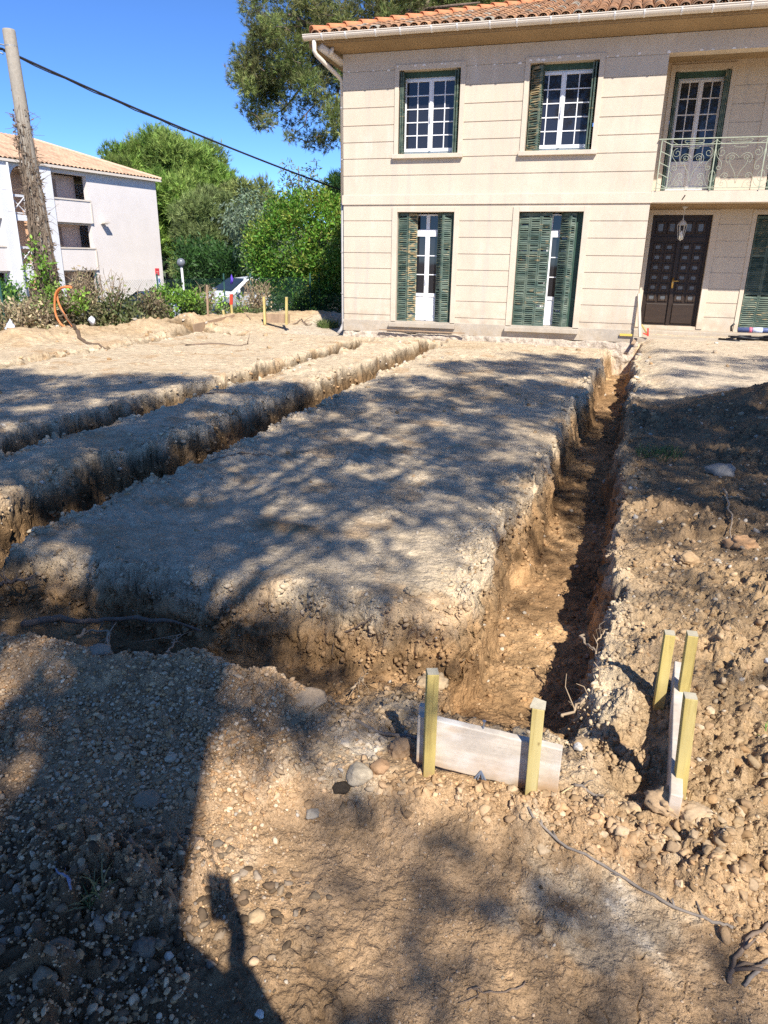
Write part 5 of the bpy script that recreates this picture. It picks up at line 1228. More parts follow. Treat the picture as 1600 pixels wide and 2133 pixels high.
# roots at the near end of the right trench
pitroot([(1212,1320,-.06),(1225,1345,-.07),(1242,1360,-.06),(1252,1390,-.04),(1262,1420,-.02)], .006, .004, 'long pale root arching from the right trench wall', 'root_pale', 11)
pitroot([(1170,1490,-.12),(1195,1478,-.10),(1215,1462,-.08),(1235,1440,-.04),(1262,1425,-.01)], .006, .004, 'pale root reaching left across the tip of the right trench', 'root_pale', 12)
pitroot([(1192,1470,-.14),(1210,1455,-.10),(1226,1440,-.08),(1240,1428,-.04)], .005, .003, 'pale root parallel to and above the one across the trench tip', 'root_pale', 13)
pitroot([(1262,1160,-.02),(1275,1150,-.01),(1300,1138,.03)], .004, .003, 'rootlet on the lip of the right trench in sunlight', 'root_pale', 14)
pitroot([(1243,1340,-.08),(1256,1315,-.04),(1275,1300,0)], .004, .002, 'fine root above the long arching root', 'root_pale', 15)
pitroot([(860,825,-.02),(885,840,.0),(905,865,.0)], .008, .006, 'brown twig lying by the edge of the central pad', 'root', 16) if False else None
stick('root', [zpt(1508, 1010, .1), zpt(1520, 1060, .1), zpt(1530, 1130, .08)], .007, .004, MT['root_pale'], 'upright dry root in the clods of the right bank', 'root', .010, 12, 21, 2, .02)
stick('twig', [zpt(440, 952, 0), zpt(500, 944, 0), zpt(565, 948, 0)], .006, .004, MT['root'], 'dark twig on the left rim of the central pad', 'twig', .01, 14, 22, 2)
stick('twig', [zpt(415, 832, 0), zpt(455, 828, 0), zpt(490, 829, 0)], .010, .006, MT['root'], 'dark twig on top of the ridge between the left trenches', 'twig', .012, 14, 23, 2)
stick('branch', [zpt(385, 720, 0), zpt(440, 714, .02), zpt(500, 720, .02), zpt(516, 712, .05)], .018, .010, MT['root'], 'long dark branch lying on the sunlit far pad', 'branch', .02, 18, 24, 3)
stick('branch', [zpt(500, 640, .2), zpt(508, 655, .2), zpt(520, 660, .2)], .02, .01, MT['root'], 'bent branch between the two far profile boards', 'branch', .02, 10, 25, 3)
stick('branch', [zpt(612, 652, .25), zpt(628, 648, .25), zpt(640, 652, .25), zpt(650, 650, .25)], .02, .01, MT['root'], 'root loop on the bank right of the far stakes', 'branch', .03, 12, 26, 3)
# buried cable and orange conduit loop on the far left
stick('buried_cable', [zpt(150, 680, .15), zpt(160, 700, .1), zpt(180, 708, .08), zpt(225, 716, .04)], .05, .02, mat('muddy_cable', (.13,.09,.06), .9), 'muddy dark cable half buried below the orange conduit', 'cable', .02, 14, 27, 1, 0)
def loop(pts, Y, r, label):
    P = np.array([ony(x, y, Y) for x, y in pts]); n = 40; t = np.linspace(0, len(P)-1, n); out = []
    for q in t:                                              # Catmull-Rom through the points
        i = min(int(q), len(P)-2); f = q-i; p0, p1, p2, p3 = P[max(i-1, 0)], P[i], P[i+1], P[min(i+2, len(P)-1)]
        out.append(.5*((2*p1)+(-p0+p2)*f+(2*p0-5*p1+4*p2-p3)*f*f+(-p0+3*p1-3*p2+p3)*f**3))
    return tag(G().tube(out, r, 8).build('conduit', mat('orange_plastic', (.62,.21,.07), .5), None, smooth=True), label, 'conduit', 'orange conduits by the pole')
loop([(150, 599), (128, 599), (116, 612), (114, 640), (118, 660), (128, 676), (140, 683)], 12.0, .020, 'orange plastic conduit making the outer, wider loop by the pole')
loop([(148, 597), (132, 598), (120, 610), (122, 630), (134, 655), (146, 672), (151, 680)], 12.05, .020, 'orange plastic conduit making the inner, steeper loop by the pole')
# bits of plastic rubbish near the fence
for (x, y, Y, s_, lb) in ((24, 684, 11.4, .10, 'crumpled white plastic sheet at the far left edge of the bank'), (191, 668, 13.0, .085, 'crumpled white bag at the foot of the bushes right of the conduit')):
    p = ony(x, y, Y); v, fc = ico(2); rs = np.random.RandomState(int(x)); q = v*(1+.35*rs.randn(len(v), 1))*s_*np.array([.8, .8, 1.1]); q += np.array([p[0], Y, p[2]])
    tag(npmesh('plastic_bag', q, fc, mat('white_plastic', (.72,.75,.80), .4), None, None, False), lb, 'plastic bag')
# orange-white flag on a whisker beside the plank
w0 = onz(1152, 1672, .01); w1 = onz(1195, 1637, .05)
g = G(); g.tube([w0, (w0+w1)/2+np.array([0, 0, .01]), w1], [.003, .002, .001], 5); tag(g.build('dry_grass_blade', mat('straw', (.55,.46,.25), .8), None), 'single straw coloured blade lying at the right end of the whitish plank', 'dry grass')
stick('twig', [zpt(1195, 1640), zpt(1225, 1660), zpt(1258, 1676)], .006, .003, MT['stick'], 'brown twig on the soil right of the whitish plank', 'twig', .003, 8, 33, 2)

# --- things by the villa
def bars(name, segs, m, label, cat):
    g = G()
    for a, b, w_, h_ in segs: g.bar(a, b, w_, h_)
    return tag(g.build(name, m, None), label, cat)
p0, p1 = ony(1333, 702, HY-.25), ony(1331, 612, HY-.04)
bars('wooden_batten', [(p0, p1, .06, .025)], mat('pale_batten', (.55,.47,.36), .8), 'pale batten leaning on the wall corner left of the front door', 'batten')
p0, p1 = ony(1349, 698, HY-.02), ony(1337, 676, HY+.05)
tl = empty('pickaxe', (float(p0[0]), HY, 0.0), 'short handled tool with a red head standing left of the front door', 'tool')
g = G(); g.tube([p0, p1], .016, 7); g.build('handle', MT['stake'], tl)
g = G(); q = ony(1340, 694, HY-.02); g.bar(p0+np.array([.01, 0, -.02]), p0+np.array([-.01, 0, .14]), .03, .03); g.bar(q, p0+np.array([0, 0, .0]), .025, .025); g.build('head', mat('red_tool', (.75,.06,.04), .5), tl)
p0, p1 = ony(1291, 697, HY-.06), ony(1317, 698, HY-.06)
bars('spirit_level', [(p0, p1, .03, .045)], mat('yellow_paint', (.62,.47,.10), .6), 'yellow bar resting against the plinth right of the second French door', 'bar')
p0, p1 = ony(1318, 717, HY-.3), ony(1325, 705, HY-.1)
bars('wood_scrap', [(p0, p1, .07, .025)], MT['oldboard'], 'dark scrap of board at the head of the right trench', 'wood scrap')
p0, p1 = ony(790, 686, HY-.15), ony(968, 694, HY-.15)
bars('wood_scrap', [(p0, p1, .05, .022)], MT['oldboard'], 'long thin board lying under the sill of the left French door', 'wood scrap')
# pile of pipes and black sheeting on the terrace
pl = empty('pipe', (3.0, 16.6, .12), 'blue grey plastic pipe with a pale band lying before the right porch door', 'pipe')
a, b = ony(1537, 687, 16.75), ony(1660, 690, 16.75); g = G(); g.tube([a, b], .055, 12); g.build('tube', mat('blue_pvc', (.10,.13,.26), .4), pl, smooth=True)
m1, m2 = a+(b-a)*.25, a+(b-a)*.42; g = G(); g.tube([m1, m2], .057, 12); g.build('pale_band', mat('pale_pvc', (.62,.66,.78), .35), pl, smooth=True)
m1, m2 = a+(b-a)*.19, a+(b-a)*.24; g = G(); g.tube([m1, m2], .058, 12); g.build('pink_band', mat('pink_pvc', (.65,.16,.22), .4), pl, smooth=True)
rs = np.random.RandomState(3); g = G()
for k in range(16):
    x0 = 2.35+rs.rand()*1.2; y0 = 16.35+rs.rand()*.3; z0 = .09+.06*rs.rand(); d = np.array([rs.uniform(.3, .8), rs.uniform(-.2, .2), rs.uniform(-.02, .06)])
    p = np.array([x0, y0, z0]); g.tube([p, p+d*.5+rs.randn(3)*.03, p+d], .014+.012*rs.rand(), 6)
p = ony(1523, 690, 16.5); g.tube([p, ony(1523, 680, 16.5), ony(1530, 674, 16.5)], .02, 6)
tag(g.build('black_hoses', mat('black_plastic', (.012,.012,.014), .4), None, smooth=True), 'tangle of black hoses in front of the blue grey pipe', 'hoses')
# grass tufts
def tuft(px, py, z, n, h, r, cols, label, seed, name='grass_tuft'):
    rs = np.random.RandomState(seed); c = onz(px, py, z); vs, fs_, cl = [], [], []
    for k in range(n):
        a = rs.rand()*6.28; d = rs.rand()**.5*r; b = np.array([c[0]+math.cos(a)*d, c[1]+math.sin(a)*d, 0]); b[2] = float(z)
        L = h*(.5+.8*rs.rand()); ln = np.array([rs.randn()*.45, rs.randn()*.45, 1.0]); ln /= np.linalg.norm(ln); s_ = np.cross(ln, rs.randn(3)); s_ = s_/np.linalg.norm(s_)*h*.035
        m_ = b+ln*L*.6; t_ = b+ln*L+np.array([ln[0], ln[1], -.3])*L*.3; i = len(vs)
        vs += [b-s_, b+s_, m_+s_*.8, m_-s_*.8, t_]; fs_ += [(i, i+1, i+2), (i, i+2, i+3), (i+3, i+2, i+4)]; cl += [cols[rs.randint(len(cols))]]*5
    V = np.array(vs); base = gz(V[::5, 0], V[::5, 1]); V[:, 2] += np.repeat(base, 5)-z
    return tag(npmesh(name, V, np.array(fs_), MT['leaf'], None, np.array(cl)), label, 'grass')
tuft(1372, 940, .05, 230, .09, .19, [(.09,.17,.05), (.14,.2,.07), (.07,.12,.04), (.28,.24,.13)], 'bright green grass tuft on the right bank above the trench', 1)
tuft(683, 672, 0, 380, .22, .28, [(.14,.2,.06), (.2,.22,.09), (.1,.15,.05)], 'pale grass tuft at the left corner of the villa', 2)
tuft(200, 1905, 0, 26, .07, .03, [(.12,.16,.06), (.2,.2,.1)], 'few thin green blades in the lower left gravel', 3)
tuft(1588, 1540, 0.02, 6, .035, .012, [(.12,.36,.04)], 'tiny bright green seedling in the clods at the right edge', 4)
# ================================================================== FOLIAGE
def leaves(clumps, dens, ln, wd, pal, seed, up=.3, shell=.5, var=.18, droop=0.0, kind='leaf', flat=1.0):
    """leaf sized faces through the clumps (x, y, z, r[, density factor]); returns V, F, colours"""
    rs = np.random.RandomState(seed); Vs, Cs = [], []
    pal = np.array(pal)
    for c in clumps:
        r = c[3]; n = max(6, int(dens*r**2*(c[4] if len(c) > 4 else 1)))
        d = rs.randn(n, 3); d /= np.linalg.norm(d, axis=1)[:, None]
        q = rs.rand(n)**(shell/1.5); p = d*(q*r)[:, None]*np.array([1, 1, flat])
        p += .18*r*rs.randn(n, 3)
        ax = d*.75 + rs.randn(n, 3)*.75 + np.array([0, 0, up]); ax /= np.linalg.norm(ax, axis=1)[:, None]
        sd = np.cross(ax, rs.randn(n, 3)); sd /= np.linalg.norm(sd, axis=1)[:, None]+1e-9
        L = ln*(.6+.8*rs.rand(n))[:, None]; W = wd*(.7+.6*rs.rand(n))[:, None]
        b = p+np.array(c[:3])
        mid = b+ax*L*.45; tip = b+ax*L-np.array([0, 0, 1])*L*droop
        Vs.append(np.stack([b, mid+sd*W*.5, tip, mid-sd*W*.5], 1).reshape(-1, 3))
        k = pal[rs.randint(len(pal))]*.55+pal[rs.randint(0, len(pal), n)]*.45
        Cs.append(np.repeat(k*(1+var*rs.randn(n, 1))*(1+.16*rs.randn()), 4, 0))
    V = np.concatenate(Vs); Cc = np.clip(np.concatenate(Cs), .006, .8)
    return V, np.arange(len(V)).reshape(-1, 4), Cc
def tufts(clumps, dens, ln, wd, pal, seed, k=9, up=.5, shell=.5, var=.16):
    """pine needles: bunches of k thin blades fanning out from a shoot tip"""
    rs = np.random.RandomState(seed); Vs, Cs = [], []; pal = np.array(pal)
    for c in clumps:
        r = c[3]; n = max(4, int(dens*r**2*(c[4] if len(c) > 4 else 1)))
        d = rs.randn(n, 3); d /= np.linalg.norm(d, axis=1)[:, None]
        p = d*(rs.rand(n)**(shell/1.5)*r)[:, None]+.15*r*rs.randn(n, 3)+np.array(c[:3])
        ax = d*.7+np.array([0, 0, up])+rs.randn(n, 3)*.35; ax /= np.linalg.norm(ax, axis=1)[:, None]
        a2 = ax[:, None, :]+rs.randn(n, k, 3)*.42; a2 /= np.linalg.norm(a2, axis=2)[..., None]
        sd = np.cross(a2, rs.randn(n, k, 3)); sd /= np.linalg.norm(sd, axis=2)[..., None]+1e-9
        L = ln*(.65+.6*rs.rand(n, k, 1)); base = p[:, None, :]+rs.randn(n, k, 3)*ln*.10
        W = wd*(.8+.5*rs.rand(n, k, 1))
        Vs.append(np.stack([base-sd*W*.5, base+sd*W*.5, base+a2*L], 2).reshape(-1, 3))
        col = pal[rs.randint(len(pal))]*.5+pal[rs.randint(0, len(pal), n)]*.5
        col = col*(1+var*rs.randn(n, 1))*np.clip(1+.24*rs.randn(), .45, 1.7)
        Cs.append(np.repeat(np.repeat(col, k, 0), 3, 0))
    V = np.concatenate(Vs); return V, np.arange(len(V)).reshape(-1, 3), np.clip(np.concatenate(Cs), .006, .8)
def limb(g, a, b, r0, r1, seed, sag=.0, n=7):
    rs = np.random.RandomState(seed); a, b = np.array(a, float), np.array(b, float); L = np.linalg.norm(b-a)
    pts = [a+(b-a)*t+rs.randn(3)*L*.03*math.sin(math.pi*t)+np.array([0, 0, -sag*L*math.sin(math.pi*t)]) for t in np.linspace(0, 1, n)]
    g.tube(pts, np.linspace(r0, r1, n), 7); return pts
def tree(name, base, top, r0, clumps, label, cat, crown, bark='pine_bark', limbs=10, seed=0, group=None, r1=None, lean=None):
    """crown: (V, F, C, material); limbs run from the trunk to some clumps"""
    t = empty(name, tuple(float(q) for q in base), label, cat, group)
    rs = np.random.RandomState(seed); g = G(); base, top = np.array(base, float), np.array(top, float); n = 9
    pts = [base+(top-base)*q+rs.randn(3)*np.array([.10, .10, 0])*r0*(2.0 if 0 < q < 1 else 0) for q in np.linspace(0, 1, n)]
    pts[0] = base-np.array([0, 0, .5]); g.tube(pts, [r0*1.25]+[r0*(1-.72*q)*(1+.06*rs.randn()) for q in np.linspace(0.05, 1, n-1)], 10)
    cl = list(clumps); rs.shuffle(cl)
    for k, c in enumerate(cl[:limbs]):
        q = rs.uniform(.45, .98); a = base+(top-base)*q
        c3 = np.array(c[:3]); 
        if a[2] > c3[2]: a = base+(top-base)*min(.95, max(.35, (c3[2]-1.0-base[2])/(top[2]-base[2]+1e-6)))
        limb(g, a, c3, r0*.32, r0*.05, seed*31+k, .04)
    g.build('trunk', MT[bark], t, smooth=True)
    V, Fc, col, m = crown; npmesh('crown', V, Fc, MT[m], t, col)
    return t
def ell(cx, cy, cz, rx, ry, rz, n, cr, seed, zmin=-1.0, jit=.12, shell=.30):
    """clumps spread over and inside an ellipsoid"""
    rs = np.random.RandomState(seed); out = []
    while len(out) < n:
        d = rs.randn(3); d /= np.linalg.norm(d)
        if d[2] < zmin: continue
        q = 1-shell*rs.rand()**1.2
        out.append((cx+rx*d[0]*q+jit*rs.randn(), cy+ry*d[1]*q+jit*rs.randn(), cz+rz*d[2]*q+jit*rs.randn(), cr*(.7+.6*rs.rand())))
    return out
P_STONE = [(.17,.29,.05), (.23,.34,.07), (.12,.22,.04), (.28,.36,.09)]
P_ALEPPO = [(.145,.195,.05), (.19,.235,.065), (.10,.145,.038), (.24,.255,.085), (.21,.18,.085)]
P_BUSH = [(0.072,0.189,0.020), (0.109,0.239,0.026), (0.051,0.138,0.017), (0.160,0.254,0.035), (0.232,0.232,0.043)]
P_ASH = [(.17,.24,.14), (.22,.29,.19), (.13,.20,.11), (.27,.33,.23)]
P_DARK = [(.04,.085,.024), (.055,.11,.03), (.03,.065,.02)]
P_VINE = [(0.160,0.319,0.036), (0.217,0.392,0.051), (0.116,0.232,0.029), (0.275,0.392,0.072)]
P_DRY = [(.40,.31,.19), (.50,.40,.25), (.30,.235,.145), (.28,.26,.13), (.22,.26,.10)]

# --- big round stone pine behind the apartment block's far corner (about 60 m off)
cp = onz(0, 0, 0); d = ray(350, 418); d = d/np.hypot(d[0], d[1])*60; cx, cy, cz = d[0], d[1], EYE+d[2]
cl = ell(cx, cy, cz-.5, 5.3, 4.6, 4.4, 125, 1.05, 3, -.55, .2) + ell(cx-1.2, cy-1.5, cz-3.3, 3.6, 3.0, 2.0, 22, .9, 4, -.6, .2)+ell(cx+2.8, cy-1, cz-1.5, 2.9, 2.5, 2.6, 26, .95, 5, -.6, .2)
V, Fc, Cc = tufts(cl, 330, .40, .045, P_STONE, 5, 8, .6, var=.24)
b = ony(357, 600, float(cy)); tree('stone_pine', (b[0], cy, -1.5), (cx+.3, cy, cz+2), .55, cl, 'tall rounded bright green pine rising behind the far corner of the apartment block', 'tree', (V, Fc, Cc, 'needle'), limbs=16, seed=2)
# --- smaller pale pine in front of it
d = ray(440, 492); d = d/np.hypot(d[0], d[1])*47; cx, cy, cz = d[0], d[1], EYE+d[2]
cl = ell(cx, cy, cz, 2.1, 2.0, 2.4, 46, .62, 6, -.8, .15)+ell(cx-.3, cy-.4, cz-1.9, 1.8, 1.5, .9, 14, .5, 8, -.8, .15)
V, Fc, Cc = tufts(cl, 420, .32, .036, [(.19,.25,.08), (.235,.285,.105), (.14,.20,.06)], 7, 8, .6)
tree('pine_tree', (cx-.5, cy, -1.4), (cx, cy, cz+1.2), .22, cl, 'smaller pale green pine standing in front of the tall rounded pine', 'tree', (V, Fc, Cc, 'needle'), limbs=10, seed=3)
d = ray(515, 440); d = d/np.hypot(d[0], d[1])*55; cx, cy, cz = d[0], d[1], EYE+d[2]
cl = ell(cx, cy, cz-.6, 1.7, 1.8, 2.4, 26, .7, 16, -.8, .15); V, Fc, Cc = tufts(cl, 190, .5, .07, [(.22,.26,.075), (.26,.29,.095), (.17,.21,.065)], 17, 8, .6)
tree('pine_tree', (cx, cy, -1.4), (cx, cy, cz+.8), .25, cl, 'yellowish pine showing between the tall rounded pine and the grey green ash', 'tree', (V, Fc, Cc, 'needle'), limbs=6, seed=4)
# --- grey green ash and the lanky shoots above it
Y = 27.0
cl = []
rs = np.random.RandomState(8)
for k in range(46):
    px, py = rs.uniform(484, 625), rs.uniform(392, 560)
    if ((px-553)/70)**2+((py-476)/88)**2 > 1: continue
    p = ony(px, py, Y+rs.uniform(-1.2, 1.2)); cl.append((p[0], p[1], p[2], .42+.25*rs.rand()))
V, Fc, Cc = leaves(cl, 520, .17, .062, P_ASH, 9, .1, .5, droop=.35)
tree('ash_tree', (float(ony(575, 600, Y)[0]), Y, -.9), (float(ony(565, 430, Y)[0]), Y, 3.6), .14, cl, 'grey green ash with drooping leaflets left of the round laurel bush', 'tree', (V, Fc, Cc, 'leaf'), limbs=14, seed=6)
cl = []
for px, py, r_ in ((598,338,.16),(606,352,.20),(600,372,.26),(612,388,.3),(590,392,.26),(622,372,.26),(640,362,.24),(655,348,.18),(648,380,.32),(630,398,.35),(662,385,.28),(670,402,.3),(605,410,.34),(645,410,.36),(592,350,.12),(658,335,.08)):
    p = ony(px, py, 25.5+rs.uniform(-.6, .6)); cl.append((p[0], p[1], p[2], r_*1.05, .7))
V, Fc, Cc = leaves(cl, 620, .17, .06, P_ASH+[(.09,.17,.05)], 19, .25, .45, droop=.15)
tree('sapling', (float(ony(632, 600, 25.5)[0]), 25.5, -.9), (float(ony(622, 360, 25.5)[0]), 25.5, 4.6), .06, cl, 'lanky sapling with sparse leafy shoots against the sky below the cable', 'tree', (V, Fc, Cc, 'leaf'), limbs=14, seed=7)
# --- big laurel
Y = 23.2; cl = []
for k in range(900):
    px, py = rs.uniform(488, 735), rs.uniform(398, 640)
    e = ((px-640)/125)**2+((py-525)/125)**2
    if px < 560 and py < 455: continue
    if px < 530 and py > 615: continue
    if e > 1 or (e < .2 and rs.rand() < .5): continue
    dd = math.sqrt(max(0, 1-e)); p = ony(px, py, Y-1.6*dd*rs.uniform(.55, 1.0)+rs.uniform(-.3, .5)); cl.append((p[0], p[1], p[2], .19+.19*rs.rand()))
cl = cl[:300]
V, Fc, Cc = leaves(cl, 1050, .115, .052, [tuple(1.25*q for q in c_) for c_ in P_BUSH], 10, .45, .55, .24)
t = tree('laurel_bush', (float(ony(640, 640, Y)[0]), Y, -.4), (float(ony(640, 520, Y)[0]), Y, 2.2), .12, cl, 'large glossy green laurel bush touching the left side of the villa', 'bush', (V, Fc, Cc, 'leaf'), limbs=22, seed=9)
# --- pine top beside the villa corner, and dark growth under it
cl = []
for px, py, r_ in ((705,380,.5),(700,398,.7),(712,410,.8),(690,415,.6),(708,430,.8),(725,395,.8),(740,380,.8),(735,420,1.)):
    p = ony(px, py, 31+rs.uniform(-.8, .8)); cl.append((p[0], p[1], p[2], r_*.75))
V, Fc, Cc = tufts(cl, 420, .3, .04, P_STONE, 21, 8, .7); p = ony(722, 600, 31.)
tree('pine_tree', (float(p[0]), 31, -1), (float(ony(722, 385, 31.)[0]), 31, 4.2), .16, cl, 'young pine whose top shows beside the villa corner at cable height', 'tree', (V, Fc, Cc, 'needle'), limbs=5, seed=11)

# --- tall Aleppo pine behind the villa
cl = []
AL = [(560,45,46),(600,20,52),(650,30,60),(700,30,60),(760,20,50),(820,8,40),(860,6,26),(580,-40,55),(650,-60,70),(720,-70,70),(800,-60,60),(880,-60,45),(530,14,26),
      (523,122,30),(512,150,30),(506,172,24),(545,160,38),(580,150,42),(600,110,40),(560,88,36),(640,92,40),(625,140,34),(540,70,26),(668,60,40),(690,85,34),
      (528,196,26),(556,188,30),(585,182,28),(612,172,26),(640,165,24),(518,186,18),(545,210,14),
      (512,232,9),(527,238,12),(544,243,15),(560,246,14),(576,237,13),(592,226,11),(604,214,10),(538,262,8),
      (640,214,18),(662,238,18),(680,205,22),(694,232,22),(704,262,22),(652,278,15),(682,284,18),(668,298,13),(702,172,22),(690,132,28),(606,262,8),(612,282,7),(600,288,5),(640,300,9),(690,300,14),(708,285,14),(625,245,12),(648,190,18),(672,160,20),(660,118,26),(718,150,20),(720,220,20)]
for px, py, rp in AL:
    Yc = 27.5+rs.uniform(-1.6, 1.6)
    m = max(1, int(rp/10))
    for k in range(m*2):
        a, q = rs.rand()*6.28, rs.rand()**.5*rp*.75; p = ony(px+q*math.cos(a), py+q*math.sin(a), Yc+rs.uniform(-1, 1)*rp*.02)
        cl.append((p[0], p[1], p[2], (.13+.011*min(rp, 24))*(.7+.5*rs.rand()), 1.0))
for px, py, rp in ((900,22,14),(930,10,18),(960,14,24),(1000,6,26),(1040,2,24),(1080,-4,24),(1000,-30,40),(920,-30,30),(940,30,12),(975,26,16),(850,24,16),(880,2,16)):
    for k in range(10):
        p = ony(px+rs.uniform(-1, 1)*rp, py+rs.uniform(-1, 1)*rp*.6, 31+rs.uniform(-1, 1)); cl.append((p[0], p[1], p[2], .42*(.7+.5*rs.rand())))
V, Fc, Cc = tufts(cl, 390, .19, .017, P_ALEPPO, 12, 9, .45, var=.25)
ap = empty('aleppo_pine', (-4.2, 28.5, -.5), 'tall olive green pine behind the villa, its crown overhanging the left roof corner', 'tree')
npmesh('crown', V, Fc, MT['needle'], ap, Cc)
g = G(); tr0 = ony(742, 330, 28.0); trunk_pts = [(-4.2, 28.5, -1.0), (-4.2, 28.4, 4), tuple(ony(780, 120, 28.3)), tuple(ony(800, 40, 28.2)), tuple(ony(790, -60, 28))]
g.tube(trunk_pts, [.42, .38, .32, .27, .18], 10)
for k, (pts, r_) in enumerate((([(790,110),(735,118),(700,130),(665,140),(640,160)], .14), ([(790,60),(740,70),(690,60),(640,50),(600,30)], .14), ([(640,160),(625,185),(610,205),(590,228),(560,244)], .05), ([(700,195),(672,205),(655,218),(640,235),(636,260),(612,280)], .035), ([(775,150),(735,170),(705,185),(700,215),(690,260)], .08), ([(690,65),(640,100),(590,140),(540,160)], .08), ([(795,40),(850,25),(885,20),(900,-20)], .13), ([(665,140),(620,150),(570,165)], .06), ([(640,50),(590,60),(545,90)], .07), ([(885,20),(940,12),(1000,5)], .07), ([(700,215),(720,240),(712,275)], .04), ([(640,235),(625,250),(606,264)], .02))):
    P = [ony(x, y, 27.6+.2*math.sin(x*.1)) for x, y in pts]; g.tube(P, np.linspace(r_, r_*.35, len(P)), 7)
rs3 = np.random.RandomState(5)
for c in cl[::3]:
    c3 = np.array(c[:3]); q = c3+np.array([rs3.uniform(.2, .8), rs3.uniform(-.3, .3), rs3.uniform(-.4, .1)])*.8
    g.tube([q, (q+c3)/2+rs3.randn(3)*.05, c3], [.016, .012, .006], 4)
g.build('trunk', MT['pine_bark'], ap, smooth=True)

# --- hedge, far wood
def hedge(name, P, Y0, zt, zb, n, pal, label, seed, cat='hedge', ln=.14, wd=.07, dens=420, r=.42):
    rs = np.random.RandomState(seed); cl = []; P = np.array(P, float)
    for k in range(n):
        t = rs.rand()*(len(P)-1); i = min(int(t), len(P)-2); q = P[i]*(1-t+i)+P[i+1]*(t-i)
        cl.append((q[0]+rs.randn()*.3, q[1]+rs.randn()*.35, zb+(zt-zb)*rs.rand()**.7, r*(.7+.6*rs.rand())))
    V, Fc, Cc = leaves(cl, dens, ln, wd, pal, seed+1, .4, .6, .2)
    return tag(npmesh(name, V, Fc, MT['leaf'], None, Cc), label, cat)
a, b = ony(395, 580, 40), ony(560, 590, 34)
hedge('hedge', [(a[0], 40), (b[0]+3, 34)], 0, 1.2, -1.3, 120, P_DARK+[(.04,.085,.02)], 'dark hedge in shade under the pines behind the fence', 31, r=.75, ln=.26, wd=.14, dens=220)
a, b = ony(405, 560, 38), ony(520, 560, 34)
hedge('shrub', [(a[0], 37), (b[0], 33)], 0, 1.9, .2, 45, [(.04,.10,.02), (.055,.13,.025), (.03,.075,.018)], 'mid green shrub layer between the pale pine and the dark hedge', 33, 'shrub', r=.6, ln=.22, wd=.09, dens=260)
rsw = np.random.RandomState(55); cl = []
for k in range(520):
    az = rsw.uniform(-1.15, .65); R_w = rsw.uniform(95, 130); cl.append((R_w*math.sin(az), R_w*math.cos(az), rsw.rand()**.8*6.2-2, 1.7+1.5*rsw.rand()))
V, Fc, Cc = leaves(cl, 20, .95, .5, [(.045,.085,.022), (.06,.10,.028), (.035,.065,.02)], 56, .4, .6)
tag(npmesh('far_wood', V, Fc, MT['leaf'], None, Cc), kind='stuff')

# --- shrubs, dry stalks and creepers along the fence
def shrub(name, boxpx, Y, n, r, pal, label, cat, seed, ln=.09, wd=.045, dens=700, m='leaf', stems=0, mdepth=.4):
    rs = np.random.RandomState(seed); x0, y0, x1, y1 = boxpx; cl = []
    for k in range(n):
        px, py = rs.uniform(x0, x1), y0+(y1-y0)*rs.rand()**.75
        if rs.rand() < .35: py = y0+(y1-y0)*(.25+.75*rs.rand())
        top = y0+(y1-y0)*.55*(abs((px-(x0+x1)/2)/(x1-x0)*2)**2.2)
        if py < top: continue
        p = ony(px, py, Y+rs.uniform(-mdepth, mdepth)); cl.append((p[0], p[1], p[2], r*(.6+.8*rs.rand())))
    V, Fc, Cc = leaves(cl, dens, ln, wd, pal, seed+1, .35, .6, .22)
    base = ony((x0+x1)/2, y1, Y); t = empty(name, (float(base[0]), Y, float(base[2])), label, cat)
    npmesh('foliage', V, Fc, MT[m], t, Cc)
    if stems:
        g = G()
        for k in range(stems):
            q = ony(rs.uniform(x0, x1), rs.uniform(y0-4, y0+(y1-y0)*.5), Y+rs.uniform(-mdepth, mdepth)); b_ = ony(rs.uniform(x0*.7+x1*.3, x0*.3+x1*.7), y1+2, Y)
            mid = (q+b_)/2+rs.randn(3)*.08; g.tube([b_, mid, q, q+rs.randn(3)*.12], [.012, .009, .006, .003], 4)
        g.build('stems', mat('dry_stem', (.27,.20,.13), .9), t)
    return t
shrub('hedge_bush', (-30, 588, 42, 640), 13.8, 70, .20, [(.06,.15,.02), (.045,.12,.018), (.09,.19,.03)], 'clipped dark green hedge end at the left picture edge', 'hedge', 101)
shrub('creeper', (-20, 605, 60, 668), 13.2, 46, .15, P_VINE, 'yellow green creeper in front of the clipped hedge end', 'creeper', 103, dens=560)
shrub('brush', (-30, 630, 120, 690), 12.6, 90, .18, P_DRY, 'dry straw coloured brush at the far left along the bank', 'brush', 105, m='dry', stems=60, dens=620)
shrub('brush', (50, 610, 160, 685), 13.1, 80, .17, [(.19,.15,.09), (.14,.11,.07), (.24,.19,.12)], 'tangle of dead brown stalks round the foot of the wooden pole', 'brush', 107, m='dry', stems=140, dens=380)
shrub('creeper', (52, 498, 104, 600), 12.75, 36, .11, P_VINE, 'bright green ivy shoots climbing the left of the wooden pole', 'creeper', 109, dens=900, mdepth=.15)
shrub('creeper', (85, 585, 128, 640), 12.7, 30, .13, P_VINE+P_DRY[:1], 'green leaves at the foot of the pole beside the orange conduits', 'creeper', 111, dens=700, mdepth=.2)
shrub('creeper', (135, 600, 180, 650), 13.0, 28, .13, P_VINE, 'green creeper just right of the orange conduits', 'creeper', 113, dens=650, mdepth=.2)
shrub('brush', (148, 560, 208, 640), 13.6, 46, .13, P_DRY, 'tall dry golden weeds right of the orange conduits', 'brush', 115, m='dry', stems=46, dens=420)
shrub('brush', (205, 575, 262, 690), 14.2, 36, .12, P_DRY, 'sparse arching dry weeds before the blank pale wall', 'brush', 117, m='dry', stems=40, dens=260)
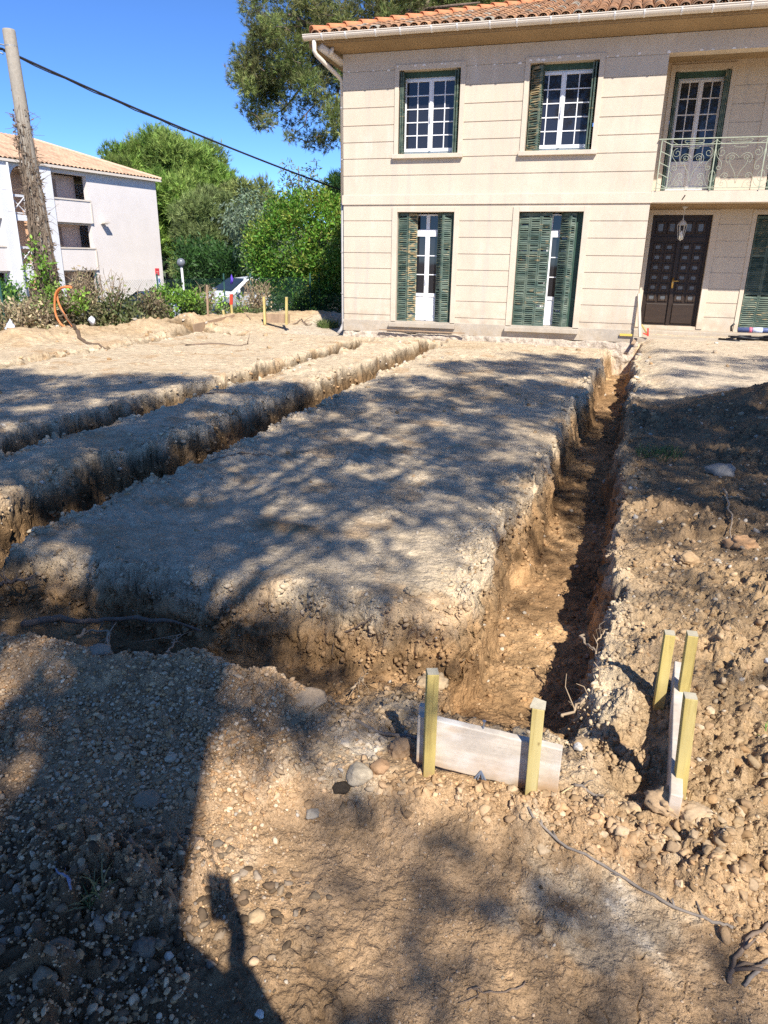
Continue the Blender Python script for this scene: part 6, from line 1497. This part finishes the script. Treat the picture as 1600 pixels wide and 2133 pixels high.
shrub('bush', (130, 632, 215, 684), 13.4, 56, .18, [(.12,.13,.05), (.16,.16,.07), (.20,.17,.09), (.08,.10,.035)], 'grey green bush with dry tips behind the white bag', 'bush', 119, m='dry')
shrub('bush', (190, 622, 290, 676), 14.0, 90, .18, [(.10,.14,.045), (.07,.11,.03), (.17,.17,.08), (.13,.15,.06)], 'broad low dusty green bush in the middle of the fence', 'bush', 121)
shrub('brush', (280, 610, 345, 672), 14.8, 60, .17, [(.15,.13,.07), (.11,.12,.05), (.21,.17,.10)], 'brown and green thicket on the fence left of the cabinet', 'brush', 123, m='dry', stems=40)
shrub('creeper', (305, 601, 412, 630), 15.6, 75, .16, P_VINE+[(.06,.12,.02)], 'arched mound of green creeper on top of the fence', 'creeper', 125)
shrub('creeper', (318, 612, 362, 664), 15.2, 42, .14, P_VINE, 'light green creeper hanging left of the narrow cabinet', 'creeper', 127)
shrub('bush', (372, 628, 432, 664), 16.0, 60, .16, [(.08,.13,.04), (.11,.16,.05), (.06,.10,.03)], 'low green bush right of the narrow cabinet', 'bush', 129)
shrub('creeper', (400, 596, 450, 640), 16.6, 24, .13, P_DRY+P_VINE, 'thin mixed creeper before the white car', 'creeper', 131, m='dry', stems=30, dens=420)
shrub('creeper', (446, 600, 466, 655), 17.2, 12, .10, P_VINE, 'narrow green creeper strand crossing the white car', 'creeper', 133, dens=600)
shrub('creeper', (486, 606, 512, 656), 18.0, 16, .11, P_VINE, 'green creeper strand right of the red topped stake', 'creeper', 135, dens=600)
shrub('creeper', (505, 588, 562, 645), 18.6, 44, .15, P_DRY[:3]+[(.07,.11,.035)], 'greyish dry creeper on the fence before the laurel', 'creeper', 137, m='dry', stems=50, dens=420)
shrub('bush', (410, 640, 545, 658), 17.8, 60, .13, [(.09,.14,.05), (.13,.17,.07), (.17,.16,.08)], 'low weeds along the foot of the fence behind the stakes', 'weeds', 139)
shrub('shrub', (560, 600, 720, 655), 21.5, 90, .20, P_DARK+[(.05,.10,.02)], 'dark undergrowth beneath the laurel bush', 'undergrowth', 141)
shrub('weed', (640, 612, 680, 650), 20.6, 14, .10, P_VINE, 'light green weed in front of the dark undergrowth', 'weed', 143, dens=420)
V, Fc, Cc = leaves(IVC, 4200, .075, .030, [(.20,.15,.11), (.15,.11,.08), (.25,.19,.14)], 611, .0, .7)
npmesh('dead_leaves', V, Fc, MT['dry'], ivy, Cc)
# purple flower spike at the fence
p = ony(483, 584, 18.4); v, fc = ico(2); q = v*np.array([.045, .045, .10])*(1+.3*np.random.RandomState(2).randn(len(v), 1))+p
tag(npmesh('flower', q, fc, mat('violet_petal', (.10,.05,.42), .6), None, None), 'violet blossom above the fence by the red topped stake', 'flower')
# ================================================================== THE PINES BEHIND THE VIEWER, whose shade falls over the ground
SH = SUN
def shade_at(X, Y, h):          # point at height h whose shadow lands on ground point (X, Y)
    t = h/-SH[2]; return np.array([X-SH[0]*t, Y-SH[1]*t, h])
def blob(pts, scale=1.0):
    return pts
rsc = np.random.RandomState(77)
# ground areas the photo shows in shade: (x, y, rx, ry, cover)
AREAS = [(-6.8, 7.6, 1.5, .55, 1.0), (-5.6, 8.2, .9, .5, 1.0), (-8.2, 7.6, 1.4, .7, .95), (-6.0, 6.2, 1.8, 1.0, .95), (-4.3, 6.4, .9, 1.6, 1.0), (-3.6, 4.8, 1.0, 1.2, 1.0), (-3.4, 7.6, .6, 1.0, 1.0), (-4.0, 8.1, .7, .45, 1.0),
         (-5.2, 4.6, 1.4, 1.2, .95), (-2.3, 4.2, 1.0, .9, .85), (-2.4, 5.8, .9, .9, .85), (-1.3, 5.2, .8, .9, .78), (-2.2, 7.6, .9, 1.0, .9), (-1.1, 7.2, .8, 1.0, .85), (-1.2, 9.2, .9, 1.0, .9), (-.5, 8.8, .7, 1.2, .85), (-2.3, 9.0, .6, .8, .75), (-.7, 6.0, .6, .8, .75),
         (-1.6, 11.0, .8, .9, .9), (-.6, 11.4, .8, 1.2, .88), (-.3, 12.7, .7, .6, .9), (-1.2, 12.9, .5, .3, .7), (.4, 9.0, .5, 1.2, .85), (.3, 6.9, .6, 1.0, .95), (.9, 7.6, .7, 1.2, .9), (1.8, 7.8, 1.0, 1.1, 1.0), (2.6, 6.6, 1.0, 1.2, 1.0), (1.2, 5.6, .8, .8, .85), (1.9, 5.2, .9, .7, .8), (2.2, 9.6, .8, .5, .6), (1.3, 9.2, .6, .5, .7), (2.0, 12.4, 1.0, .8, .65), (3.3, 13.2, .8, .7, .6), (1.4, 14.0, .6, .4, .45), (1.5, 11.0, .6, .5, .5),
         (-.7, 4.3, .5, .8, .6), (-1.5, 3.5, .7, .45, .7), (-2.6, 3.1, .8, .5, .95), (-1.9, 2.4, .8, .4, 1.0), (-3.0, 2.2, .8, .7, 1.0), (-1.0, 2.85, .5, .25, .95), (-.5, 2.75, .25, .2, .7), (-.2, 2.3, .3, .2, .45), (-.75, 2.35, .3, .16, .75),
         (-1.6, 1.9, .5, .25, 1.0), (-1.0, 1.98, .35, .14, 1.0), (-.75, 1.98, .25, .10, 1.0), (-.52, 2.1, .2, .10, .9), (-1.2, 1.86, .2, .09, 1.0), (-1.1, 2.1, .4, .22, .95), (-1.7, 1.3, .5, .5, 1.0), (-2.6, 1.4, .6, .8, 1.0), (-.72, 2.02, .30, .10, .85), (-1.9, .6, .7, .6, 1.0), (-.95, 1.82, .16, .06, .8),
         (-.62, 1.60, .20, .07, .8), (-.45, 1.50, .16, .06, .8), (-.08, 1.50, .22, .07, .8), (-.02, 1.28, .22, .10, .75), (.20, 1.40, .20, .09, .8), (.32, 1.15, .18, .08, .65), (-.15, 1.05, .18, .08, .7), (-.35, 1.25, .12, .07, .6), (.1, .95, .2, .06, .6), (-.3, .92, .14, .06, .55), (.5, 1.3, .16, .07, .6),
         (.6, 2.75, .35, .14, .75), (.95, 3.3, .45, .14, .75), (.5, 3.55, .25, .12, .6), (1.3, 3.9, .5, .2, .8), (.7, 4.3, .4, .2, .75), (1.6, 4.5, .6, .25, .8), (.05, 4.5, .2, .3, .6), (-.15, 3.7, .15, .25, .55), (.15, 5.3, .3, .4, .85), (.2, 6.0, .3, .4, .85), (.6, 5.0, .35, .25, .7), (1.0, 4.9, .5, .2, .85), (1.9, 4.0, .5, .2, .7), (.8, 6.4, .5, .4, .9), (1.6, 6.4, .6, .4, .9), (2.3, 5.6, .6, .3, .8), (1.4, 3.2, .4, .12, .6), (.55, 5.7, .3, .3, .8)]
trunks = {'a': np.array([1.10, -2.20, 0]), 'b': np.array([6.4, -1.2, 0]), 'c': np.array([3.42, -6.2, 0])}
clA, clB, clC = [], [], []
for x, y, rx, ry, cov in AREAS:
    area = math.pi*rx*ry
    h0 = 6.4+.45*max(0, y-2)+ (.4*max(0, -x-2))*.3
    n = max(5, int(area*cov*(25 if y > 2.2 else 17 if rx < .3 else 26)))
    for k in range(n):
        a, q = rsc.rand()*6.28, rsc.rand()**.5
        h = min(12.8, max(5.5, h0+rsc.uniform(-1.2, 1.8))); p = shade_at(x+rx*q*math.cos(a), y+ry*q*math.sin(a), h)
        r_ = min(.18, max(.07, .42*math.sqrt(rx*ry)))*(.6+.6*rsc.rand())
        c = (p[0], p[1], p[2], r_, .55+.6*cov)
        d_ = {'a': np.hypot(p[0]-1.1, p[1]+2.2), 'b': np.hypot(p[0]-6.4, p[1]+1.2), 'c': np.hypot(p[0]-4.4, p[1]+6.8)}
        (clB if p[0] > 4.4 else clA if p[1] > -4.2 else clC).append(c)
def pine_behind(name, base, top, r0, cl, label, seed, xtra=0):
    t = empty(name, (float(base[0]), float(base[1]), 0.0), label, 'tree', 'pines behind the viewpoint')
    V, Fc, Cc = leaves(cl, 1500, .15, .036, P_ALEPPO, seed, .4, .9); npmesh('crown', V, Fc, MT['needle'], t, Cc)
    g = G(); rs = np.random.RandomState(seed); b, tp = np.array(base, float), np.array(top, float)
    zs = np.linspace(0, 1, 12); pts = [b+(tp-b)*q+rs.randn(3)*np.array([.06, .06, 0])*(q > .2) for q in zs]; pts[0][2] = -.4
    g.tube(pts, [r0*1.08]+[r0*(1-.55*q) for q in zs[1:]], 16)
    idx = rs.permutation(len(cl)); made = 0
    for k in idx:
        c = np.array(cl[k][:3]); q = np.clip((c[2]-1.5-rs.rand()*1.5)/tp[2], .35, .97); a = b+(tp-b)*q
        if made > 46: break
        sp_ = np.array([a+(c-a)*t for t in np.linspace(.25, 1, 8)]); gp_ = sp_+SH[None]*(sp_[:, 2]/-SH[2])[:, None]
        cov_ = np.max([((gp_[:, 0]-A_[0])/A_[2])**2+((gp_[:, 1]-A_[1])/A_[3])**2 < 1.1 for A_ in AREAS if A_[4] > .6], axis=0)
        if cov_.mean() < .85 or gp_[:, 1].min() < 2.3: continue
        made += 1; limb(g, a, c, .035, .008, seed+k, .03, 6)
    g.build('trunk', MT['pine_bark'], t, smooth=True)
pine_behind('shade_pine', trunks['a']+np.array([-.05, -.05, 0]), (1.6, -3.0, 12.0), .36, clA, 'thick trunked pine right behind the viewpoint, its trunk shading the lower left gravel', 301)
pine_behind('shade_pine', trunks['b'], (5.9, -.6, 13.0), .26, clB, 'pine out of frame on the right, shading the right bank and far pad', 303)
pine_behind('shade_pine', trunks['c'], (3.5, -6.4, 13.5), .24, clC, 'pine farther behind, shading the central pad and left trenches', 305)

# ================================================================== THE PERSON TAKING THE PICTURE (only the shadow is in frame)
def skin_body(name, joints, edges, radii, m, parent=None, sub=2):
    joints, radii, e2 = [np.array(q, float) for q in joints], [np.array((r, r) if np.isscalar(r) else r) for r in radii], []
    for a, b in edges:                                   # extra joints so that bends stay full
        L_ = np.linalg.norm(joints[a]-joints[b]); k_ = max(1, int(L_/.07)); last = a
        for t in range(1, k_):
            q = t/k_; joints.append(joints[a]*(1-q)+joints[b]*q); radii.append(radii[a]*(1-q)+radii[b]*q); e2.append((last, len(joints)-1)); last = len(joints)-1
        e2.append((last, b))
    edges = e2
    me = bpy.data.meshes.new(name); me.from_pydata([tuple(q) for q in joints], edges, []); o = bpy.data.objects.new(name, me); C.objects.link(o)
    if parent is not None: o.parent = parent
    sk = o.modifiers.new('skin', 'SKIN'); sk.use_smooth_shade = True
    if not me.skin_vertices: me.skin_vertices.new(name='skin')
    for i, r in enumerate(radii): me.skin_vertices[0].data[i].radius = tuple(r)
    me.skin_vertices[0].data[0].use_root = True
    s_ = o.modifiers.new('sub', 'SUBSURF'); s_.levels = sub; s_.render_levels = sub
    me.materials.append(m); return o
PB = (-.22, -.16); pz = float(gz(*PB)[0]); per = empty('person', (PB[0], PB[1], pz), 'person in grey shirt and dark trousers holding up a phone, shown by its shadow', 'person')
skin_m = mat('skin', (.52,.33,.24), .55, noise=((30,.06,4),)); shirt = mat('grey_shirt', (.22,.24,.27), .9, noise=((40,.1,3),)); trous = mat('dark_trousers', (.03,.035,.05), .9)
J = [(0,0,.96),(0,-.01,1.12),(0,-.01,1.30),(0,.0,1.44),(0,.015,1.50),(0,.03,1.60),(0,.035,1.68),
     (-.17,0,1.42),(-.235,-.02,1.15),(-.245,.02,1.0),(-.24,.05,.88),(.17,0,1.42),(.31,.10,1.13),(.29,.105,1.29),(.268,.10,1.42),
     (-.10,0,.90),(-.12,.02,.50),(-.13,-.02,.09),(.10,0,.90),(.13,.04,.50),(.15,.0,.09),(-.14,.13,.035),(.17,.15,.035)]
E_ = [(0,1),(1,2),(2,3),(3,4),(4,5),(5,6),(3,7),(7,8),(8,9),(9,10),(3,11),(11,12),(12,13),(13,14),(0,15),(15,16),(16,17),(17,21),(0,18),(18,19),(19,20),(20,22)]
Rr_ = [(.135,.095),(.14,.105),(.165,.115),(.13,.09),.055,.085,.095,.086,.078,.064,.036,.086,.078,.064,.036,.092,.062,.042,.092,.062,.042,.035,.035]
body = skin_body('body', J, E_, Rr_, skin_m, per)
def worn(name, idx, grow, m):
    mp = {j: k for k, j in enumerate(idx)}; e = [(mp[a], mp[b]) for a, b in E_ if a in mp and b in mp]
    rr = [tuple(np.array(Rr_[j] if not np.isscalar(Rr_[j]) else (Rr_[j],)*2)+grow) for j in idx]
    if name == 'trousers': rr[0] = (.150, .112); rr[1] = (.150, .112)
    return skin_body(name, [J[j] for j in idx], e, rr, m, per)
worn('shirt', [0,1,2,3,7,8,9,11,12,13], .020, shirt); worn('trousers', [0,1,15,16,17,18,19,20], .014, trous); 
worn('shoe', [17,21], .022, mat('shoe', (.05,.045,.04), .7)); worn('shoe', [20,22], .022, bpy.data.materials['shoe'])
v, fc = ico(3); q = v*np.array([.088, .102, .115]); q = q[:, :]+np.array([PB[0], PB[1]+.03, pz+1.665])
face = npmesh('head', q, fc, skin_m, per, None, True)
k = v[:, 2] > -.05; hv = v*np.array([.096, .108, .122]); hv[:, 1] -= .014; hv[:, 2] += .008
keep = [f for f in fc if all((v[i][2] > .12) or (v[i][1] < -.25) for i in f)]; npmesh('hair', hv+np.array([PB[0], PB[1]+.03, pz+1.665]), np.array(keep), mat('dark_hair', (.03,.022,.018), .7), per, None, True)
g = G(); hc = np.array([PB[0], PB[1]+.03, pz+1.665])
g.lathe((hc[0], hc[1]+.112, hc[2]-.02), [(.004,.035),(.012,.0),(.017,-.012),(.006,-.02)], 8); g.build('nose', skin_m, face, smooth=True)
for s_ in (1, -1):
    g = G(); g.lathe((hc[0]+s_*.033, hc[1]+.086, hc[2]+.012), [(.002,-.010),(.012,-.004),(.012,.004),(.002,.010)], 8); g.build('eye', mat('eye', (.7,.7,.7), .3), face, smooth=True)
    g = G(); g.obox(hc+np.array([s_*.090, -.005, -.005]), (.008, 0, 0), (0, .016, 0), (0, 0, .03)); g.build('ear', skin_m, face, bevel=.006)
g = G(); g.obox(hc+np.array([0, .098, -.055]), (.024, 0, 0), (0, .004, 0), (0, 0, .005)); g.build('mouth', mat('lips', (.40,.19,.16), .5), face, bevel=.002)
# phone just behind the lens, and two hands closed on it
ph = empty('phone', (0, -.018, EYE), 'black phone held upright by the photographer, seen only as a shadow', 'phone')
g = G(); g.obox((.0, -.020, EYE-.055), (.038, 0, 0), (0, .0045, 0), (0, 0, .080)); g.build('case', mat('phone_black', (.02,.02,.022), .3), ph, bevel=.004)
def hand(sx):
    w_ = np.array([PB[0], PB[1], pz])+np.array(J[10 if sx < 0 else 14]); pc = np.array([sx*.050, -.034, EYE-.085]); J2 = [tuple(w_), tuple((w_+pc)/2+np.array([sx*.01, -.005, -.01])), tuple(pc)]
    e2 = [(0,1),(1,2)]; r2 = [.024, .028, (.030,.017)]
    for k in range(4):
        z = EYE-.062-.019*k; b0 = np.array([sx*.056, -.040, z]); L_ = (.9, 1.0, .95, .78)[k]; n = len(J2)
        J2 += [tuple(b0), tuple(b0+np.array([-sx*.012, -.010, .002])*1.0), tuple(b0+np.array([-sx*.032*L_, -.004, .004])), tuple(b0+np.array([-sx*.046*L_, .002, .003]))]
        e2 += [(2,n),(n,n+1),(n+1,n+2),(n+2,n+3)]; r2 += [.0095, .0092, .0085, .0072]
    n = len(J2); J2 += [tuple(pc+np.array([-sx*.004, .004, .028])), tuple(pc+np.array([-sx*.012, .004, .052])), tuple(pc+np.array([-sx*.024, .003, .070]))]
    e2 += [(2,n),(n,n+1),(n+1,n+2)]; r2 += [.013, .0105, .009]
    base = np.array([PB[0], PB[1], pz])
    return skin_body('hand', [tuple(np.array(q)-base) for q in J2], e2, r2, skin_m, per, 1)
hand(1)
def hanging_hand():
    pc = np.array([-.236, .065, .80]); J2 = [np.array(J[10]), (np.array(J[10])+pc)/2, pc]; e2 = [(0,1),(1,2)]; r2 = [.026, .028, (.018,.034)]
    for k in range(4):
        b0 = pc+np.array([.002, -.030+.020*k, -.035]); L_ = (.82, .95, 1.0, .92)[k]; n = len(J2)
        J2 += [b0, b0+np.array([.006, .002, -.030*L_]), b0+np.array([.020, .004, -.055*L_]), b0+np.array([.034, .005, -.070*L_])]
        e2 += [(2,n),(n,n+1),(n+1,n+2),(n+2,n+3)]; r2 += [.0098, .0092, .0085, .0072]
    n = len(J2); J2 += [pc+np.array([.006, .036, .014]), pc+np.array([.014, .052, -.014]), pc+np.array([.022, .056, -.040])]
    e2 += [(2,n),(n,n+1),(n+1,n+2)]; r2 += [.013, .0105, .009]
    return skin_body('hand', [tuple(q) for q in J2], e2, r2, skin_m, per, 1)
hanging_hand()
